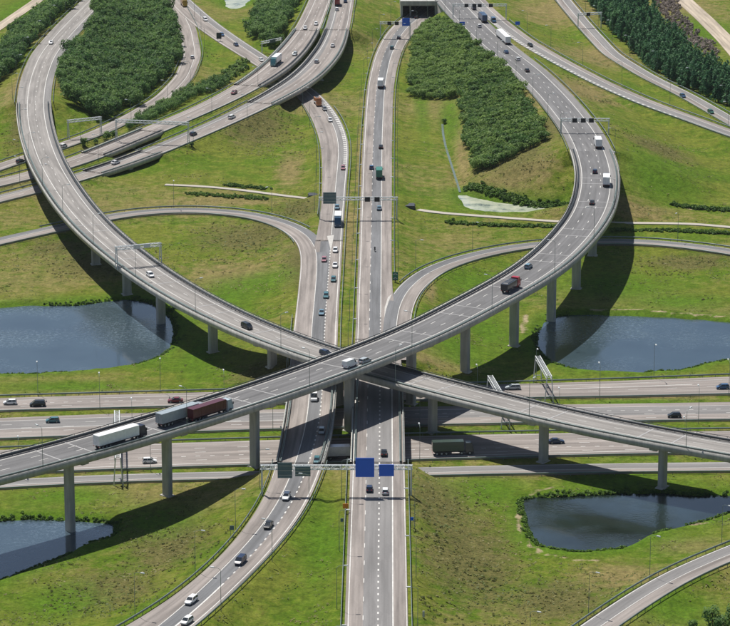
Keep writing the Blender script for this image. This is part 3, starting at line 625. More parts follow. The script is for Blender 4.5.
for k, (bd, ln) in EWB.items(): simple_road(ROADS[k], 'motorway' if k != 'EW4' else 'parallel_road', bd, ln)
for k in ('PL', 'PR'): struct(surface(ROADS[k], 'path', [(L0, R0, CONCP)]))
for k in ('T1', 'T2'): struct(surface(ROADS[k], 'sandy_track', [(L0, R0, DIRT)], lift=-0.05))
o = struct(surface(rDT, 'ditch_water', [(L0, R0, plain('ditch_water_green', (.12, .155, .12), .25))], skirt=False))
# painted gores
def zroad(r, x, y): return r.c[((r.c[:, 0]-x)**2+(r.c[:, 1]-y)**2).argmin(), 2]
def gore(r, pix):
    pts = []
    for x, y in pix:
        z = 5.0
        for _ in range(4): q = P(x, y, z); z = zroad(r, q[0], q[1])+0.07
        pts.append((q[0], q[1], z))
    o = poly_patch('gore_marking', pts, plain('gore_concrete', (.42, .41, .39), .8)); bmm = bmesh.new(); bmm.from_mesh(o.data); bmesh.ops.recalc_face_normals(bmm, faces=bmm.faces[:])
    if bmm.faces[0].normal.z < 0: bmesh.ops.reverse_faces(bmm, faces=bmm.faces[:])
    bmm.to_mesh(o.data); bmm.free(); struct(o)
gore(rSB, [(327, 236), (334, 235), (332, 246), (330.8, 251), (329.5, 245)])
gore(rNB, [(392, 294), (388.5, 302), (386, 310), (384.3, 318), (384.8, 307), (388, 297)])

# ------------------------------------------------------------------ viaducts
def sweep(r, g, prof, L):
    """closed profile list of (offset fn array, dz) swept along samples g"""
    n = len(g); k = len(prof); V = []
    for o, dz in prof:
        p = r.c[g]+r.n[g]*o[g, None]; p = p.copy(); p[:, 2] += dz; V.append(p-np.array(L))
    V = np.concatenate(V); i = np.arange(n-1); F = []
    for a in range(k):
        b = (a+1) % k; F.append(np.c_[a*n+i, b*n+i, b*n+i+1, a*n+i+1])
    return V, np.concatenate(F)
def shift(o, L): o.location = -Vector(L); return o
def viaduct(r, name, label, cat, mask, bands, specs, cols, depth=2.1, joints=True, wall=False, group=None, light=None):
    gs = runs(mask); g = max(gs, key=len); mid = r.c[g[len(g)//2]]; L = (mid[0], mid[1], 0.0)
    root = empty(name, L); tag(root, label, cat, group); hw = r.hw
    prof = [(-hw, -.06), (hw, -.06), (hw, -.75), (hw*.74, -1.0), (hw*.46, -depth), (-hw*.46, -depth), (-hw*.74, -1.0), (-hw, -.75)]
    V, F = sweep(r, g, prof, L)
    V2 = np.concatenate([[V[a*len(g)] for a in range(8)], [V[a*len(g)+len(g)-1] for a in range(8)]])
    d = link('deck', npmesh('deck', V, F, CONC), root)
    for ff in (tuple(range(8)), tuple(range(15, 7, -1))): m = MB(); m.add([V2[i] for i in ff], [tuple(range(8))]); m.build('deck_end', CONC, root)
    sf = surface(r, 'road_surface', bands, root, mask=mask, skirt=False); shift(sf, L)
    mk = lines(r, specs, root, 0.03, mask)
    if mk: shift(mk, L)
    for sgn in (-1, 1):
        e = sgn*hw
        pr = [(e-sgn*.42, -.02), (e-sgn*.40, .55), (e-sgn*.12, .62), (e+sgn*.10, .58), (e+sgn*.10, -1.15), (e+sgn*.02, -1.15), (e+sgn*.02, -.02)]
        if sgn < 0: pr = pr[::-1]
        V, F = sweep(r, g, pr, L); link('parapet', npmesh('parapet', V, F, CONCL if light else CONC), root)
        # steel rail on brackets above the parapet
        mm = np.zeros(len(r.c), bool); mm[g] = True
        pr = [(e-sgn*.30, .98), (e-sgn*.30, 1.12), (e-sgn*.18, 1.12), (e-sgn*.18, .98)]
        V, F = sweep(r, g, pr, L); link('handrail', npmesh('handrail', V, F, RAILG if wall else RAILD), root)
        pm = MB()
        for s in np.arange(r.s[g[0]]+1, r.s[g[-1]], 3.0):
            p = Vector([np.interp(s, r.s, r.c[:, q]+r.n[:, q]*(e-sgn*.24)) for q in range(3)])-Vector(L); pm.box(p+Vector((0, 0, .8)), (.1, .1, .46))
        tag(pm.build('handrail_post', RAILG, root), kind='stuff')
        rr = rail(r, 'L' if sgn < 0 else 'R', 1.15, '', mm, 2.7, .85, parent=root, double=True, base=-.02, mat=RAILD if sgn < 0 and not wall else RAILG)
        for ch in list(root.children):
            if ch.name.split('.')[0] in ('rail', 'post') and ch.location.length < 1e-6: shift(ch, L)
    for c in cols:
        if c[0] == 'w': q = np.array(c[1])
        else: q = on_ground(*c)
        i = ((r.c[:, :2]-q[:2])**2).sum(1).argmin(); p = r.c[i]; t = r.t[i]; n = r.n[i]
        zb = float(tz(p[0], p[1])[0])-0.8; zt = p[2]-depth+.05
        rot = Matrix(((n[0], t[0], 0), (n[1], t[1], 0), (0, 0, 1)))
        m = MB(); a, b = (1.45, .85) if not wall else (hw[i]*.8, .5); ch = .35 if not wall else .2
        ring = [(-a, -b+ch), (-a+ch, -b), (a-ch, -b), (a, -b+ch), (a, b-ch), (a-ch, b), (-a+ch, b), (-a, b-ch)]
        zs = [(zb, 1.0), (zt-.9, 1.0), (zt, 1.22 if not wall else 1.0)]
        for z, k in zs: m.v += [tuple(Vector((p[0]-L[0], p[1]-L[1], z))+rot @ Vector((x*k, y, 0))) for x, y in ring]
        for j in range(2):
            for k in range(8): m.f.append([j*8+k, j*8+(k+1) % 8, j*8+8+(k+1) % 8, j*8+8+k]); m.m.append(0)
        m.f.append([16+k for k in range(8)]); m.m.append(0)
        m.build('column' if not wall else 'pier_wall', CONC, root)
        if not wall:
            m = MB(); m.box((p[0]-L[0], p[1]-L[1], p[2]-1.55), (hw[i]*1.72, 2.2, .95), rot.to_3x3()); m.build('crosshead', CONC, root)
            m = MB(); m.box((p[0]-L[0], p[1]-L[1], zb+.85), (3.7, 2.6, .4), rot.to_3x3(), top=.92); m.build('footing', CONCL, root)
        if joints and not wall:
            for ds in (-5.0, 5.0):
                j = min(max(int(i+ds/2), 1), len(r.c)-2)
                if not mask[j]: continue
                pa = r.c[j]+r.n[j]*(-hw[j]+1.5); pb = r.c[j]+r.n[j]*(hw[j]-1.5); tt = r.t[j]*.22; u = np.array([0, 0, .045]); Lv = np.array(L)
                m = MB(); m.add([pa-tt+u-Lv, pb-tt+u-Lv, pb+tt+u-Lv, pa+tt+u-Lv], [(0, 1, 2, 3)]); m.build('expansion_joint', plain('joint_mortar', (.33, .33, .335), .8), root)
    return root
AB = [(L0, ('L', 3.0), MIDG), (('L', 3.0), ('R', 4.4), AGREY), (('R', 4.4), R0, AGREY)]
AL = [('L', 3.05, 'solid', .30), ('R', 7.75, 'dash', .24), ('R', 4.45, 'solid', .30)]
viaduct(rA, 'flyover', 'two lane concrete flyover passing beneath the higher flyover', 'flyover', rA.bridge, AB, AL,
        [(95, 265), (123, 300), (160.5, 329), (208.5, 353), (270, 368), (346, 404), (433, 432), (542, 461), (657, 488), (790, 512)])
simple_road(rA, 'flyover_approach', AB, AL, grow(~rA.bridge))
BB = [(L0, ('L', 2.4), MIDG), (('L', 2.4), ('R', 3.4), BGREY), (('R', 3.4), R0, MIDG)]
BLN = [('L', 2.5, 'solid', .30), ('L', 5.9, 'dash', .26), ('L', 9.3, 'dash', .26), ('R', 3.45, 'solid', .30)]
bmain = rB.px[:, 1] > 150
viaduct(rB, 'flyover', 'highest three lane concrete flyover sweeping over all other roads', 'flyover', bmain, BB, BLN,
        [(-60, 556), (55, 530), (160, 495), (255, 467.5), (346, 431), (412, 403), (470, 373.6), (516, 347), (550.4, 322), (576, 289), (598, 256), (611, 226)])
simple_road(rB, 'flyover_approach', BB, BLN, grow(~bmain))
# overpasses of the central roads above the motorway
med = [P(340, y, 0)[1] for y in (398+4, 433+2, 466)]
for r, bd, ln, lab in ((rNB, nbS, NBLINES, 'low concrete overpass carrying the straight central road with dashed block marking'), (rSB, sbS, SBLINES, 'low concrete overpass carrying the central road that bends south west')):
    mk = grow(r.bridge)
    cols = [('w', [np.interp(y, r.c[:, 1][::1 if r.c[0, 1] < r.c[-1, 1] else -1], r.c[:, 0][::1 if r.c[0, 1] < r.c[-1, 1] else -1]), y]) for y in med]
    root = viaduct(r, 'overpass', lab, 'overpass', mk, bd, ln, cols, depth=1.25, joints=False, wall=True, light=True)
    g = runs(mk)[0]
    for i in (g[0], g[-1]):
        p = r.c[i]; rot = Matrix(((r.n[i][0], r.t[i][0], 0), (r.n[i][1], r.t[i][1], 0), (0, 0, 1)))
        m = MB(); m.box((p[0]-root.location.x, p[1]-root.location.y, p[2]/2-1.2), (r.hw[i]*2+1.2, 1.2, p[2]+1.0), rot); m.build('abutment', CONC, root)
# viaducts of the paired link roads
C1B = [(L0, ('L', 3.2), TAUPE), (('L', 3.2), R0, TAUPE)]; C1L = [('L', 1.0, 'solid', .26), ('C', -.9, 'dash', .24), ('R', 3.3, 'solid', .26), ('R', .4, 'solid', .16)]
C2B = [(L0, ('C', -2.0), MIDG), (('C', -2.0), R0, TAUPE)]; C2L = [('L', 2.7, 'solid', .28), ('C', .7, 'dash', .24), ('R', 1.4, 'solid', .26)]
for r, bd, ln, nm in ((rC1, C1B, C1L, 'western'), (rC2, C2B, C2L, 'eastern')):
    for g in runs(r.bridge):
        m = np.zeros(len(r.c), bool); m[g] = True; m = grow(m); far = r.px[g, 0].mean() > 200
        ii = np.linspace(g[0], g[-1], 5).astype(int)[1:-1] if far else [(g[0]+g[-1])//2]
        viaduct(r, 'road_bridge', ('curved %s link road bridge over the road that bends south' % nm) if far else ('short %s link road bridge beside the first gantries' % nm), 'bridge', m, bd, ln, [('w', r.c[i]) for i in ii], depth=1.5, joints=False, light=True)
    simple_road(r, 'link_road', bd, ln, grow(~r.bridge))
# portal where the high road crosses the central road at the far end
zt = 8.3; a = P(400.5, 3, zt); b = P(438, 3, zt); root = empty('road_bridge', ((a[0]+b[0])/2, a[1], 0)); Lr = Vector(root.location)
tag(root, 'box shaped concrete bridge over the central road with a deep dark opening', 'bridge')
m = MB(); m.box(Vector(((a[0]+b[0])/2, a[1]+35, zt-.75))-Lr, (b[0]-a[0], 70, 1.4)); m.build('deck', CONC, root)
m = MB(); m.box(Vector(((a[0]+b[0])/2, a[1]-.2, zt+.1))-Lr, (b[0]-a[0]+.3, .5, 1.9)); m.build('parapet', CONCL, root)
for x, w in ((a[0]+.6, 1.1), (b[0]-.8, 1.5)):
    m = MB(); m.box(Vector((x, a[1]+34.5, (zt-1.45)/2-.6))-Lr, (w, 68.5, zt-1.4+1.2)); m.build('abutment', CONC, root)
for k in range(3):
    m = MB(); m.box(Vector((a[0]+5.0, a[1]+4+k*14, (zt-1.45)/2-.6))-Lr, (.8, 1.2, zt-1.4+1.2)); m.build('pillar', CONC, root)
m = MB(); e = P(447, 13, 6.5); m.bar(Vector((b[0]-.3, a[1]-.3, 4.3))-Lr, Vector((e[0]-1, e[1], 3.4))-Lr, .5, 7.6); m.build('wing_wall', CONCL, root)
# pedestrian underpass mouths below the central roads; opening shade is painted as dark surfaces
for px, py, sx, lab in ((309, 197.5, 1, 'concrete underpass mouth at the end of the western path'), (414, 208, -1, 'concrete underpass mouth at the end of the eastern path')):
    q = P(px, py, .4); root = empty('underpass', (q[0], q[1], -1.3)); tag(root, lab, 'underpass')
    for dy in (-2.2, 2.2):
        m = MB(); m.box((sx*3.5, dy, 1.1), (8, .4, 3.2)); m.build('side_wall', plain('opening_shade_concrete', (.07, .075, .085)), root)
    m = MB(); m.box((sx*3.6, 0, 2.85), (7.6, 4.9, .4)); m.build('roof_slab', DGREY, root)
    m = MB(); m.box((sx*7.2, 0, 1.1), (.3, 4.0, 3.1)); m.build('tunnel_shade_sheet', DGREY, root)  # dark sheet closes the passage and stands for its inner shade

# ------------------------------------------------------------------ guardrails
def xr(r, x0, x1): return (r.px[:, 0] > x0) & (r.px[:, 0] < x1)
for key, ref, mask, lab in [
  ('NB', 'L', grow(~rNB.bridge & PYM(rNB, 14, 900)), 'guardrail on the median side of the straight central road'),
  ('NB', 'R', grow(~rNB.bridge & (PYM(rNB, 14, 282) | PYM(rNB, 440, 900))), 'guardrail on the outer side of the straight central road'),
  ('SB', 'L', grow(~rSB.bridge & (PYM(rSB, 108, 900) & xr(rSB, 100, 400))), 'guardrail on the median side of the south bound central road'),
  ('SB', 'R', grow(~rSB.bridge & (PYM(rSB, 352, 900) | (PYM(rSB, 105, 215) & xr(rSB, 300, 400)))), 'guardrail on the outer side of the south bound central road'),
  ('D', 'L', PYM(rD, 0, 231), 'guardrail above the western slip road'), ('D', 'R', PYM(rD, 0, 400) & xr(rD, -100, 310), 'guardrail inside the western slip road curve'),
  ('E', 'L', PYM(rE, 0, 285), 'guardrail above the eastern slip road'), ('E', 'R', PYM(rE, 0, 352), 'guardrail inside the eastern slip road curve'),
  ('K', 'L', None, 'guardrail on the pond side of the corner slip road'), ('K', 'R', None, 'guardrail on the meadow side of the corner slip road'),
  ('EW1', 'L', None, 'guardrail along the pond side of the motorway'), ('EW1', 'R', None, 'guardrail in the first motorway median'), ('EW2', 'R', None, 'guardrail in the wide motorway median, upper row'),
  ('EW3', 'L', None, 'guardrail in the wide motorway median, lower row'), ('EW3', 'R', None, 'guardrail between motorway and parallel road'), ('EW4', 'R', None, 'low guardrail below the parallel road'),
  ('H1', 'L', None, 'guardrail beside the tree plantation'), ('H1', 'R', None, 'guardrail on the inner side of the outermost slip road'), ('H2', 'L', PYM(rH2, 20, 300), 'guardrail above the hatched slip road'), ('H2', 'R', PYM(rH2, 55, 300), 'guardrail below the hatched slip road'),
  ('B', 'L', grow(~bmain & PYM(rB, 4, 155)), 'guardrail on the inner side of the high flyover approach'), ('B', 'R', grow(~bmain & PYM(rB, 60, 155)), 'guardrail on the outer side of the high flyover approach'),
  ('A', 'L', grow(~rA.bridge), 'guardrail on the wood side of the lower flyover approach'), ('A', 'R', grow(~rA.bridge), 'guardrail on the outer side of the lower flyover approach'),
  ('C1', 'L', grow(~rC1.bridge), 'guardrail along the western link road inner side'), ('C1', 'R', grow(~rC1.bridge), 'guardrail along the western link road hedge side'),
  ('C2', 'L', grow(~rC2.bridge), 'guardrail along the eastern link road inner side'), ('C2', 'R', grow(~rC2.bridge), 'guardrail along the eastern link road meadow side'),
  ('F', 'R', None, 'guardrail between looping slip road and hedge'), ('F', 'L', PYM(rF, 20, 200), 'guardrail on the wood side of the looping slip road')]:
    rail(ROADS[key], ref, -.9, lab, mask)

# ------------------------------------------------------------------ vegetation
def leaf_cloud(r, n, blobs, size, up=0.5):
    """n leaf-clump quads on the surface of several lumps (cx,cy,cz,rx,rz) -> verts, tint"""
    b = np.array(blobs); w = b[:, 3]*b[:, 4]; k = r.choice(len(b), n, p=w/w.sum())
    d = r.normal(size=(n, 3)); d[:, 2] = d[:, 2]*.9+.25; d /= np.linalg.norm(d, axis=1)[:, None]
    rad = (0.72+0.34*r.random(n))[:, None]
    c = b[k, :3]+d*rad*np.stack([b[k, 3], b[k, 3], b[k, 4]], 1)
    nr = d+r.normal(size=(n, 3))*.55+np.array([0, 0, up]); nr /= np.linalg.norm(nr, axis=1)[:, None]
    t = np.cross(nr, r.normal(size=(n, 3))); t /= np.linalg.norm(t, axis=1)[:, None]+1e-9; q = np.cross(nr, t)
    s = (size*(0.6+0.8*r.random(n)))[:, None]; t = t*s; q = q*s*(.5+.4*r.random(n))[:, None]
    V = np.stack([c-t, c-q*.9+nr*s*.15, c+t, c+q*.9+nr*s*.15], 1).reshape(-1, 3)
    tint = np.repeat(np.clip(.42+.22*r.normal(size=n)+.14*d[:, 2], 0, 1), 4)
    return V, tint
def crown_broad(r, n, R, Hh, size):
    bl = [(0, 0, Hh*.55, R*.8, Hh*.36)]
    for k in range(6):
        a = r.random()*6.28; q = R*(.35+.3*r.random()); bl.append((q*math.cos(a), q*math.sin(a), Hh*(.38+.42*r.random()), R*(.35+.25*r.random()), Hh*(.14+.1*r.random())))
    return leaf_cloud(r, n, bl, size)
def crown_tall(r, n, R, Hh, size):
    bl = []
    for k in range(8):
        f = k/7; w = R*(1.0-.78*f**1.6)*(.85+.3*r.random()); bl.append((R*.18*r.normal(), R*.18*r.normal(), Hh*(.2+.72*f), w*.85, Hh*.11))
    return leaf_cloud(r, n, bl, size, .2)
def crown_bush(r, n, R, Hh, size):
    bl = [(0, 0, Hh*.42, R*.8, Hh*.46)]
    for k in range(4):
        a = r.random()*6.28; bl.append((R*.5*math.cos(a), R*.5*math.sin(a), Hh*(.3+.35*r.random()), R*.45, Hh*.26))
    return leaf_cloud(r, n, bl, size)
def scatter(poly, spacing, r, jitter=.45):
    p = np.array(poly); x0, y0 = p.min(0); x1, y1 = p.max(0)
    X, Y = np.meshgrid(np.arange(x0, x1, spacing), np.arange(y0, y1, spacing)); X = X+np.where((np.arange(X.shape[0]) % 2)[:, None], spacing/2, 0)
    X = X+r.normal(size=X.shape)*spacing*jitter*.5; Y = Y+r.normal(size=Y.shape)*spacing*jitter*.5
    m = poly_sd(p, X, Y)+(vnoise(X, Y, 7, 13)-.5)*5.0 < 0; return np.stack([X[m], Y[m]], 1)
def mass(name, pts, protos, smin, smax, mat, label, cat, r, sink=0.0, tvar=.24, low=None):
    VS, TS = [], []
    zz = tz(pts[:, 0], pts[:, 1])
    patch = vnoise(pts[:, 0], pts[:, 1], 14, 31)
    for i, (x, y) in enumerate(pts):
        V, t = protos[r.integers(len(protos))]; a = r.random()*6.28; c, s = math.cos(a), math.sin(a); k = smin+(smax-smin)*(.35*r.random()+.65*patch[i]); kz = k*(.85+.3*r.random())
        W = np.stack([(V[:, 0]*c-V[:, 1]*s)*k+x, (V[:, 0]*s+V[:, 1]*c)*k+y, V[:, 2]*kz+zz[i]-sink], 1); VS.append(W); TS.append(np.clip(t+tvar*r.normal()+.35*(vnoise(pts[i:i+1, 0], pts[i:i+1, 1], 26, 41)[0]-.5), 0, 1))
    V = np.concatenate(VS); T = np.concatenate(TS)
    o = link(name, npmesh(name, V, np.arange(len(V)).reshape(-1, 4), mat, T)); return tag(o, label, cat, kind='stuff')
rv = np.random.default_rng(21)
PB = [crown_broad(rv, 280, 2.6, 7.0, .37) for _ in range(6)]
PS = [crown_broad(rv, 240, 2.2, 4.2, .33) for _ in range(6)]
PBU = [crown_bush(rv, 85, 1.8, 3.0, .5) for _ in range(5)]
PT = [crown_tall(rv, 300, 2.0, 10.5, .5) for _ in range(4)]
W = lambda pts: [on_ground(x, y)[:2] for x, y in pts]
mass('wood', scatter(W([(118, -40), (100, -8), (92, 29), (72, 54), (62, 76), (60, 97), (80, 110), (100, 121), (119, 115), (122, 106), (137, 106.5), (160, 84), (177, 62), (176, 41), (168, 18), (156, -4), (140, -40)]), 2.9, rv), PB, .7, 1.4, LEAF_WOOD, 'dense oval wood between the flyover approach and the looping slip road', 'wood', rv)
mass('wood', scatter(W([(-40, 75), (0, 56), (14, 36), (41, 18), (60, 4), (95, -40), (118, -40), (84, -2), (57, 18), (32, 43), (15, 68), (0, 84), (-40, 112)]), 2.9, rv), PB, .8, 1.2, LEAF_WOOD, 'long belt of dark trees outside the lower flyover approach', 'wood', rv)
mass('wood', scatter(W([(249, 40), (268, 47), (281, 39), (290, 20), (299, 0), (312, -40), (272, -40), (262, 4), (253, 22)]), 2.9, rv), PB, .8, 1.15, LEAF_WOOD, 'small wood between slip road and western link road', 'wood', rv)
mass('willow_scrub', scatter(W([(411, 52), (411, 97), (454, 98), (457, 88), (466, 62), (470, 44), (454, 28), (444, 22), (432, 24), (424, 27)]), 2.4, rv), PS, .6, 1.2, LEAF_SCRUB, 'lighter square block of willow scrub beside the central road', 'wood', rv)
mass('willow_scrub', scatter(W([(459, 99), (463, 121), (468, 149), (476, 173), (492, 168), (521, 154), (547, 141), (536, 124), (521, 92), (510, 77), (479, 52), (472, 50), (469, 64), (461, 88)]), 2.4, rv), PS, .6, 1.5, LEAF_SCRUB, 'wedge shaped block of willow scrub beside the high flyover approach', 'wood', rv)
mass('hedge_trees', scatter(W([(126, 134), (140, 128), (180, 107), (200, 97), (226, 86), (222, 80), (196, 89), (170, 103), (140, 119), (126, 128)]), 2.6, rv), PB, .5, .78, LEAF_WOOD, 'row of low trees between looping slip road and link road', 'hedge', rv)
mass('thicket', scatter(W([(228, 84), (246, 73), (250, 64), (238, 62), (228, 68), (222, 78)]), 2.6, rv), PBU, .6, 1.0, LEAF_SCRUB, 'light green thicket beside the western link road', 'bushes', rv)
mass('dead_brush', scatter(W([(648, -10), (660, 12), (676, 34), (700, 52), (716, 60), (720, 52), (700, 34), (684, 14), (670, -10)]), 2.6, rv), PBU, .4, .7, HEATH, 'grey brown brush along the sandy track', 'brush', rv)
# reeds and rank growth along shores and ditches
def along(pix, z, w, step, r):
    c = dens([P(x, y, z) for x, y in pix], step); return c[:, :2]+r.normal(size=(len(c), 2))*w
REED = [crown_bush(rv, 60, 1.3, 2.1, .42) for _ in range(4)]
for pix, lab, k in [([(229, 186), (265, 189)], 'dark reed strip above the western path end', 1.2), ([(190, 194), (228, 197), (265, 199.5)], 'dark reed strip below the western path', 1.2),
                    ([(450, 223), (500, 226), (555, 227.5)], 'dark reed ditch below the eastern path', 1.2), ([(467, 189), (500, 197.5), (535, 204), (569, 206)], 'dark hedge above the algae covered ditch', 1.6),
                    ([(612, 231.5), (660, 231), (730, 234), (790, 240)], 'reed ditch right of the flyover shadow', 1.3), ([(672, 208), (730, 211), (790, 216)], 'reed clump by the bare earth patch', 1.3)]:
    p = np.concatenate([along(pix, 0, 1.0, 1.0, rv) for _ in range(6)]); mass('reeds', p, REED, .30, .62*k, LEAF_REED, lab, 'reeds', rv, .15)
SHORE = []
for k in ('west', 'east', 'south_west', 'south_east'):
    q = PW[k]; seg = dens(np.r_[q, q[:1]], 1.0); dn = vnoise(seg[:, 0], seg[:, 1], 9, 55); far = seg[:, 1] > q[:, 1].mean()
    keep = dn > np.where(far, .12 if k[:5] == 'south' else .42, .27); p = seg[keep]
    p = np.concatenate([p+rv.normal(size=p.shape)*q_ for q_ in (.4, .6, .8, 1.0)]); d = poly_sd(q, p[:, 0], p[:, 1]); p = p[(d > -.4) & (gridval(roadmin, p[:, 0], p[:, 1]) > 3)]
    mass('reeds', p, REED, .22, .5 if k[:5] != 'south' else .62, LEAF_REED, {'west': 'reeds fringing the pond under the lower flyover', 'east': 'reeds fringing the pond under the high flyover bend', 'south_west': 'reeds fringing the pond at the foot of the high flyover', 'south_east': 'reeds fringing the pond beside the corner slip road'}[k], 'reeds', rv, .2)
# rough grass tussocks over the meadows
npt = 60000; X = rv.uniform(-150, 150, npt); Y = 640+(1480-640)*rv.random(npt)**1.25
cv = gridval(COVER, X, Y); ok = (gridval(roadmin, X, Y) > 2.2) & (gridval(PSD, X, Y) > .8)
for k in ('A', 'B'): ok &= True
dn = vnoise(X, Y, 11, 77)*.6+vnoise(X, Y, 3.5, 78)*.4+cv[:, 1]*.5+cv[:, 0]*.1-cv[:, 2]
ok &= dn > .60; X, Y, dn = X[ok], Y[ok], dn[ok]; Z = tz(X, Y); n = len(X)
TV, TT = [], []
for k in range(3):
    a = rv.random(n)*6.28; s = (.14+.26*rv.random(n))*(.8+.8*np.clip(dn-.6, 0, .5)); ox, oy = rv.normal(size=(2, n))*.45
    ux, uy, vx, vy = np.cos(a)*s, np.sin(a)*s, -np.sin(a)*s*.7, np.cos(a)*s*.7; t1 = s*rv.normal(size=n)*.3; t2 = s*rv.normal(size=n)*.3; h = .04+.10*rv.random(n)
    TV.append(np.stack([np.stack([X+ox-ux, Y+oy-uy, Z+h-t1], 1), np.stack([X+ox-vx, Y+oy-vy, Z+h-t2], 1), np.stack([X+ox+ux, Y+oy+uy, Z+h+t1], 1), np.stack([X+ox+vx, Y+oy+vy, Z+h+t2], 1)], 1).reshape(-1, 3))
    TT.append(np.repeat(np.clip(vnoise(X, Y, 17, 80)*.9+.18*rv.normal(size=n), 0, 1), 4))
V = np.concatenate(TV); tag(link('rough_grass', npmesh('rough_grass', V, np.arange(len(V)).reshape(-1, 4), TUFT, np.concatenate(TT))), 'rough grass tussocks over the meadows', 'grass', kind='stuff')
npt = 26000; X = rv.uniform(-150, 150, npt); Y = 640+(1500-640)*rv.random(npt)**1.2; cv = gridval(COVER, X, Y)
dn = vnoise(X, Y, 8, 91)*.55+vnoise(X, Y, 25, 92)*.35+cv[:, 1]*.55+.05*rv.random(npt); ok = (gridval(roadmin, X, Y) > 3.0) & (gridval(PSD, X, Y) > 1.5) & (cv[:, 2] < .2) & (dn > .74)
LEAF_WEED = leaf_mat('weed_foliage', (0.075, 0.110, 0.022), (0.220, 0.205, 0.075), .35); WEED = [crown_bush(rv, 34, 1.3, 1.5, .34) for _ in range(4)]
mass('weeds', np.stack([X[ok], Y[ok]], 1)[:3200], WEED, .18, .5, LEAF_WEED, 'knee high weeds and docks in the rough meadow patches', 'weeds', rv, .1, .2)
# single trees: trunk with limbs + crown
def trunk_mesh(h, r0, r):
    m = MB(); m.tube([(0, 0, -.5), (0.05, 0, h*.35), (-.05, .05, h*.7), (0, 0, h*.92)], [r0, r0*.75, r0*.45, r0*.12], 7)
    for k in range(5):
        a = r.random()*6.28; z = h*(.3+.1*k); L = h*.16; m.tube([(0, 0, z), (math.cos(a)*L*.6, math.sin(a)*L*.6, z+L*.5), (math.cos(a)*L, math.sin(a)*L, z+L*1.0)], [r0*.4, r0*.25, r0*.08], 5)
    return m.mesh('trunk', BARK)
def crown_meshes(P_, mat): return [npmesh('crown', V, np.arange(len(V)).reshape(-1, 4), mat, t) for V, t in P_]
CT = crown_meshes(PT, LEAF_POP); TM = [trunk_mesh(10.0, .2, rv) for _ in range(2)]
CBm = crown_meshes([crown_broad(rv, 420, 2.5, 7.5, .38) for _ in range(3)], LEAF_WOOD); TB2 = [trunk_mesh(6.5, .2, rv) for _ in range(2)]
CBU = crown_meshes([crown_bush(rv, 220, 1.8, 3.4, .36) for _ in range(3)], LEAF_WOOD); TB3 = [trunk_mesh(2.8, .1, rv)]
def tree(loc, crown, trunk, k, kz, label, group, name='tree', cat='tree'):
    o = empty(name, loc, random.random()*6.28); o.scale = (k, k, kz); tag(o, label, cat, group); link('trunk', trunk, o); link('crown', crown, o); return o
pp = scatter(W([(575, -40), (588, 6), (603, 23), (640, 60), (672.5, 83), (730, 109), (790, 134), (790, 98), (730, 84), (706, 70), (682, 50), (654, 28), (643, 8), (634, -40)]), 3.7, rv, .5)
pp = pp[np.argsort(pp[:, 1])]; vis = proj(np.c_[pp, np.full(len(pp), 5.)]); inside = (vis[:, 0] > -5) & (vis[:, 0] < 740) & (vis[:, 1] > -15)
idx = np.nonzero(inside)[0][:300]; rest = np.setdiff1d(np.arange(len(pp)), idx)
for i in idx:
    k = .85+.4*random.random(); tree((pp[i, 0], pp[i, 1], float(tz(*pp[i])[0])), random.choice(CT), random.choice(TM), k, .8+.35*random.random(), 'slender dark green tree in the dense plantation beside the outermost slip road', 'plantation trees', 'plantation_tree')
if len(rest): mass('plantation_edge', pp[rest], PT, .85, 1.25, LEAF_POP, 'far end of the slender tree plantation beyond the last single trees', 'trees', rv)
for x, y, k, kz, lab in [(712, 634, .95, 1.0, 'dark rounded tree in the meadow corner below the slip road'), (693, 634, .5, .55, 'small pointed tree left of the rounded trees in the meadow corner'), (733, 632, 1.0, 1.1, 'tall tree at the edge of the meadow corner'), (722, 640, .85, .85, 'bushy tree between the taller trees of the meadow corner')]:
    q = on_ground(x, y); tree(tuple(q), random.choice(CBm), random.choice(TB2), k, kz, lab, None)
for x, y, k, lab in [(85, 146.5, 1.1, 'round dark bush between gantry legs and looping slip road'), (96, 144, .7, 'low bush right of the round dark bush'), (106.5, 140, 1.15, 'upright bush at the start of the low tree row'), (115, 138, .9, 'bush touching the low tree row'), (540, 125.5, .8, 'single bush at the lower corner of the willow scrub'), (444, 124, .7, 'bush at the head of the narrow ditch'), (192, 146, .5, 'shrub below the eastern link road gantry leg')]:
    q = on_ground(x, y); tree(tuple(q), random.choice(CBU), TB3[0], k, k*1.15, lab, None, 'bush', 'bush')

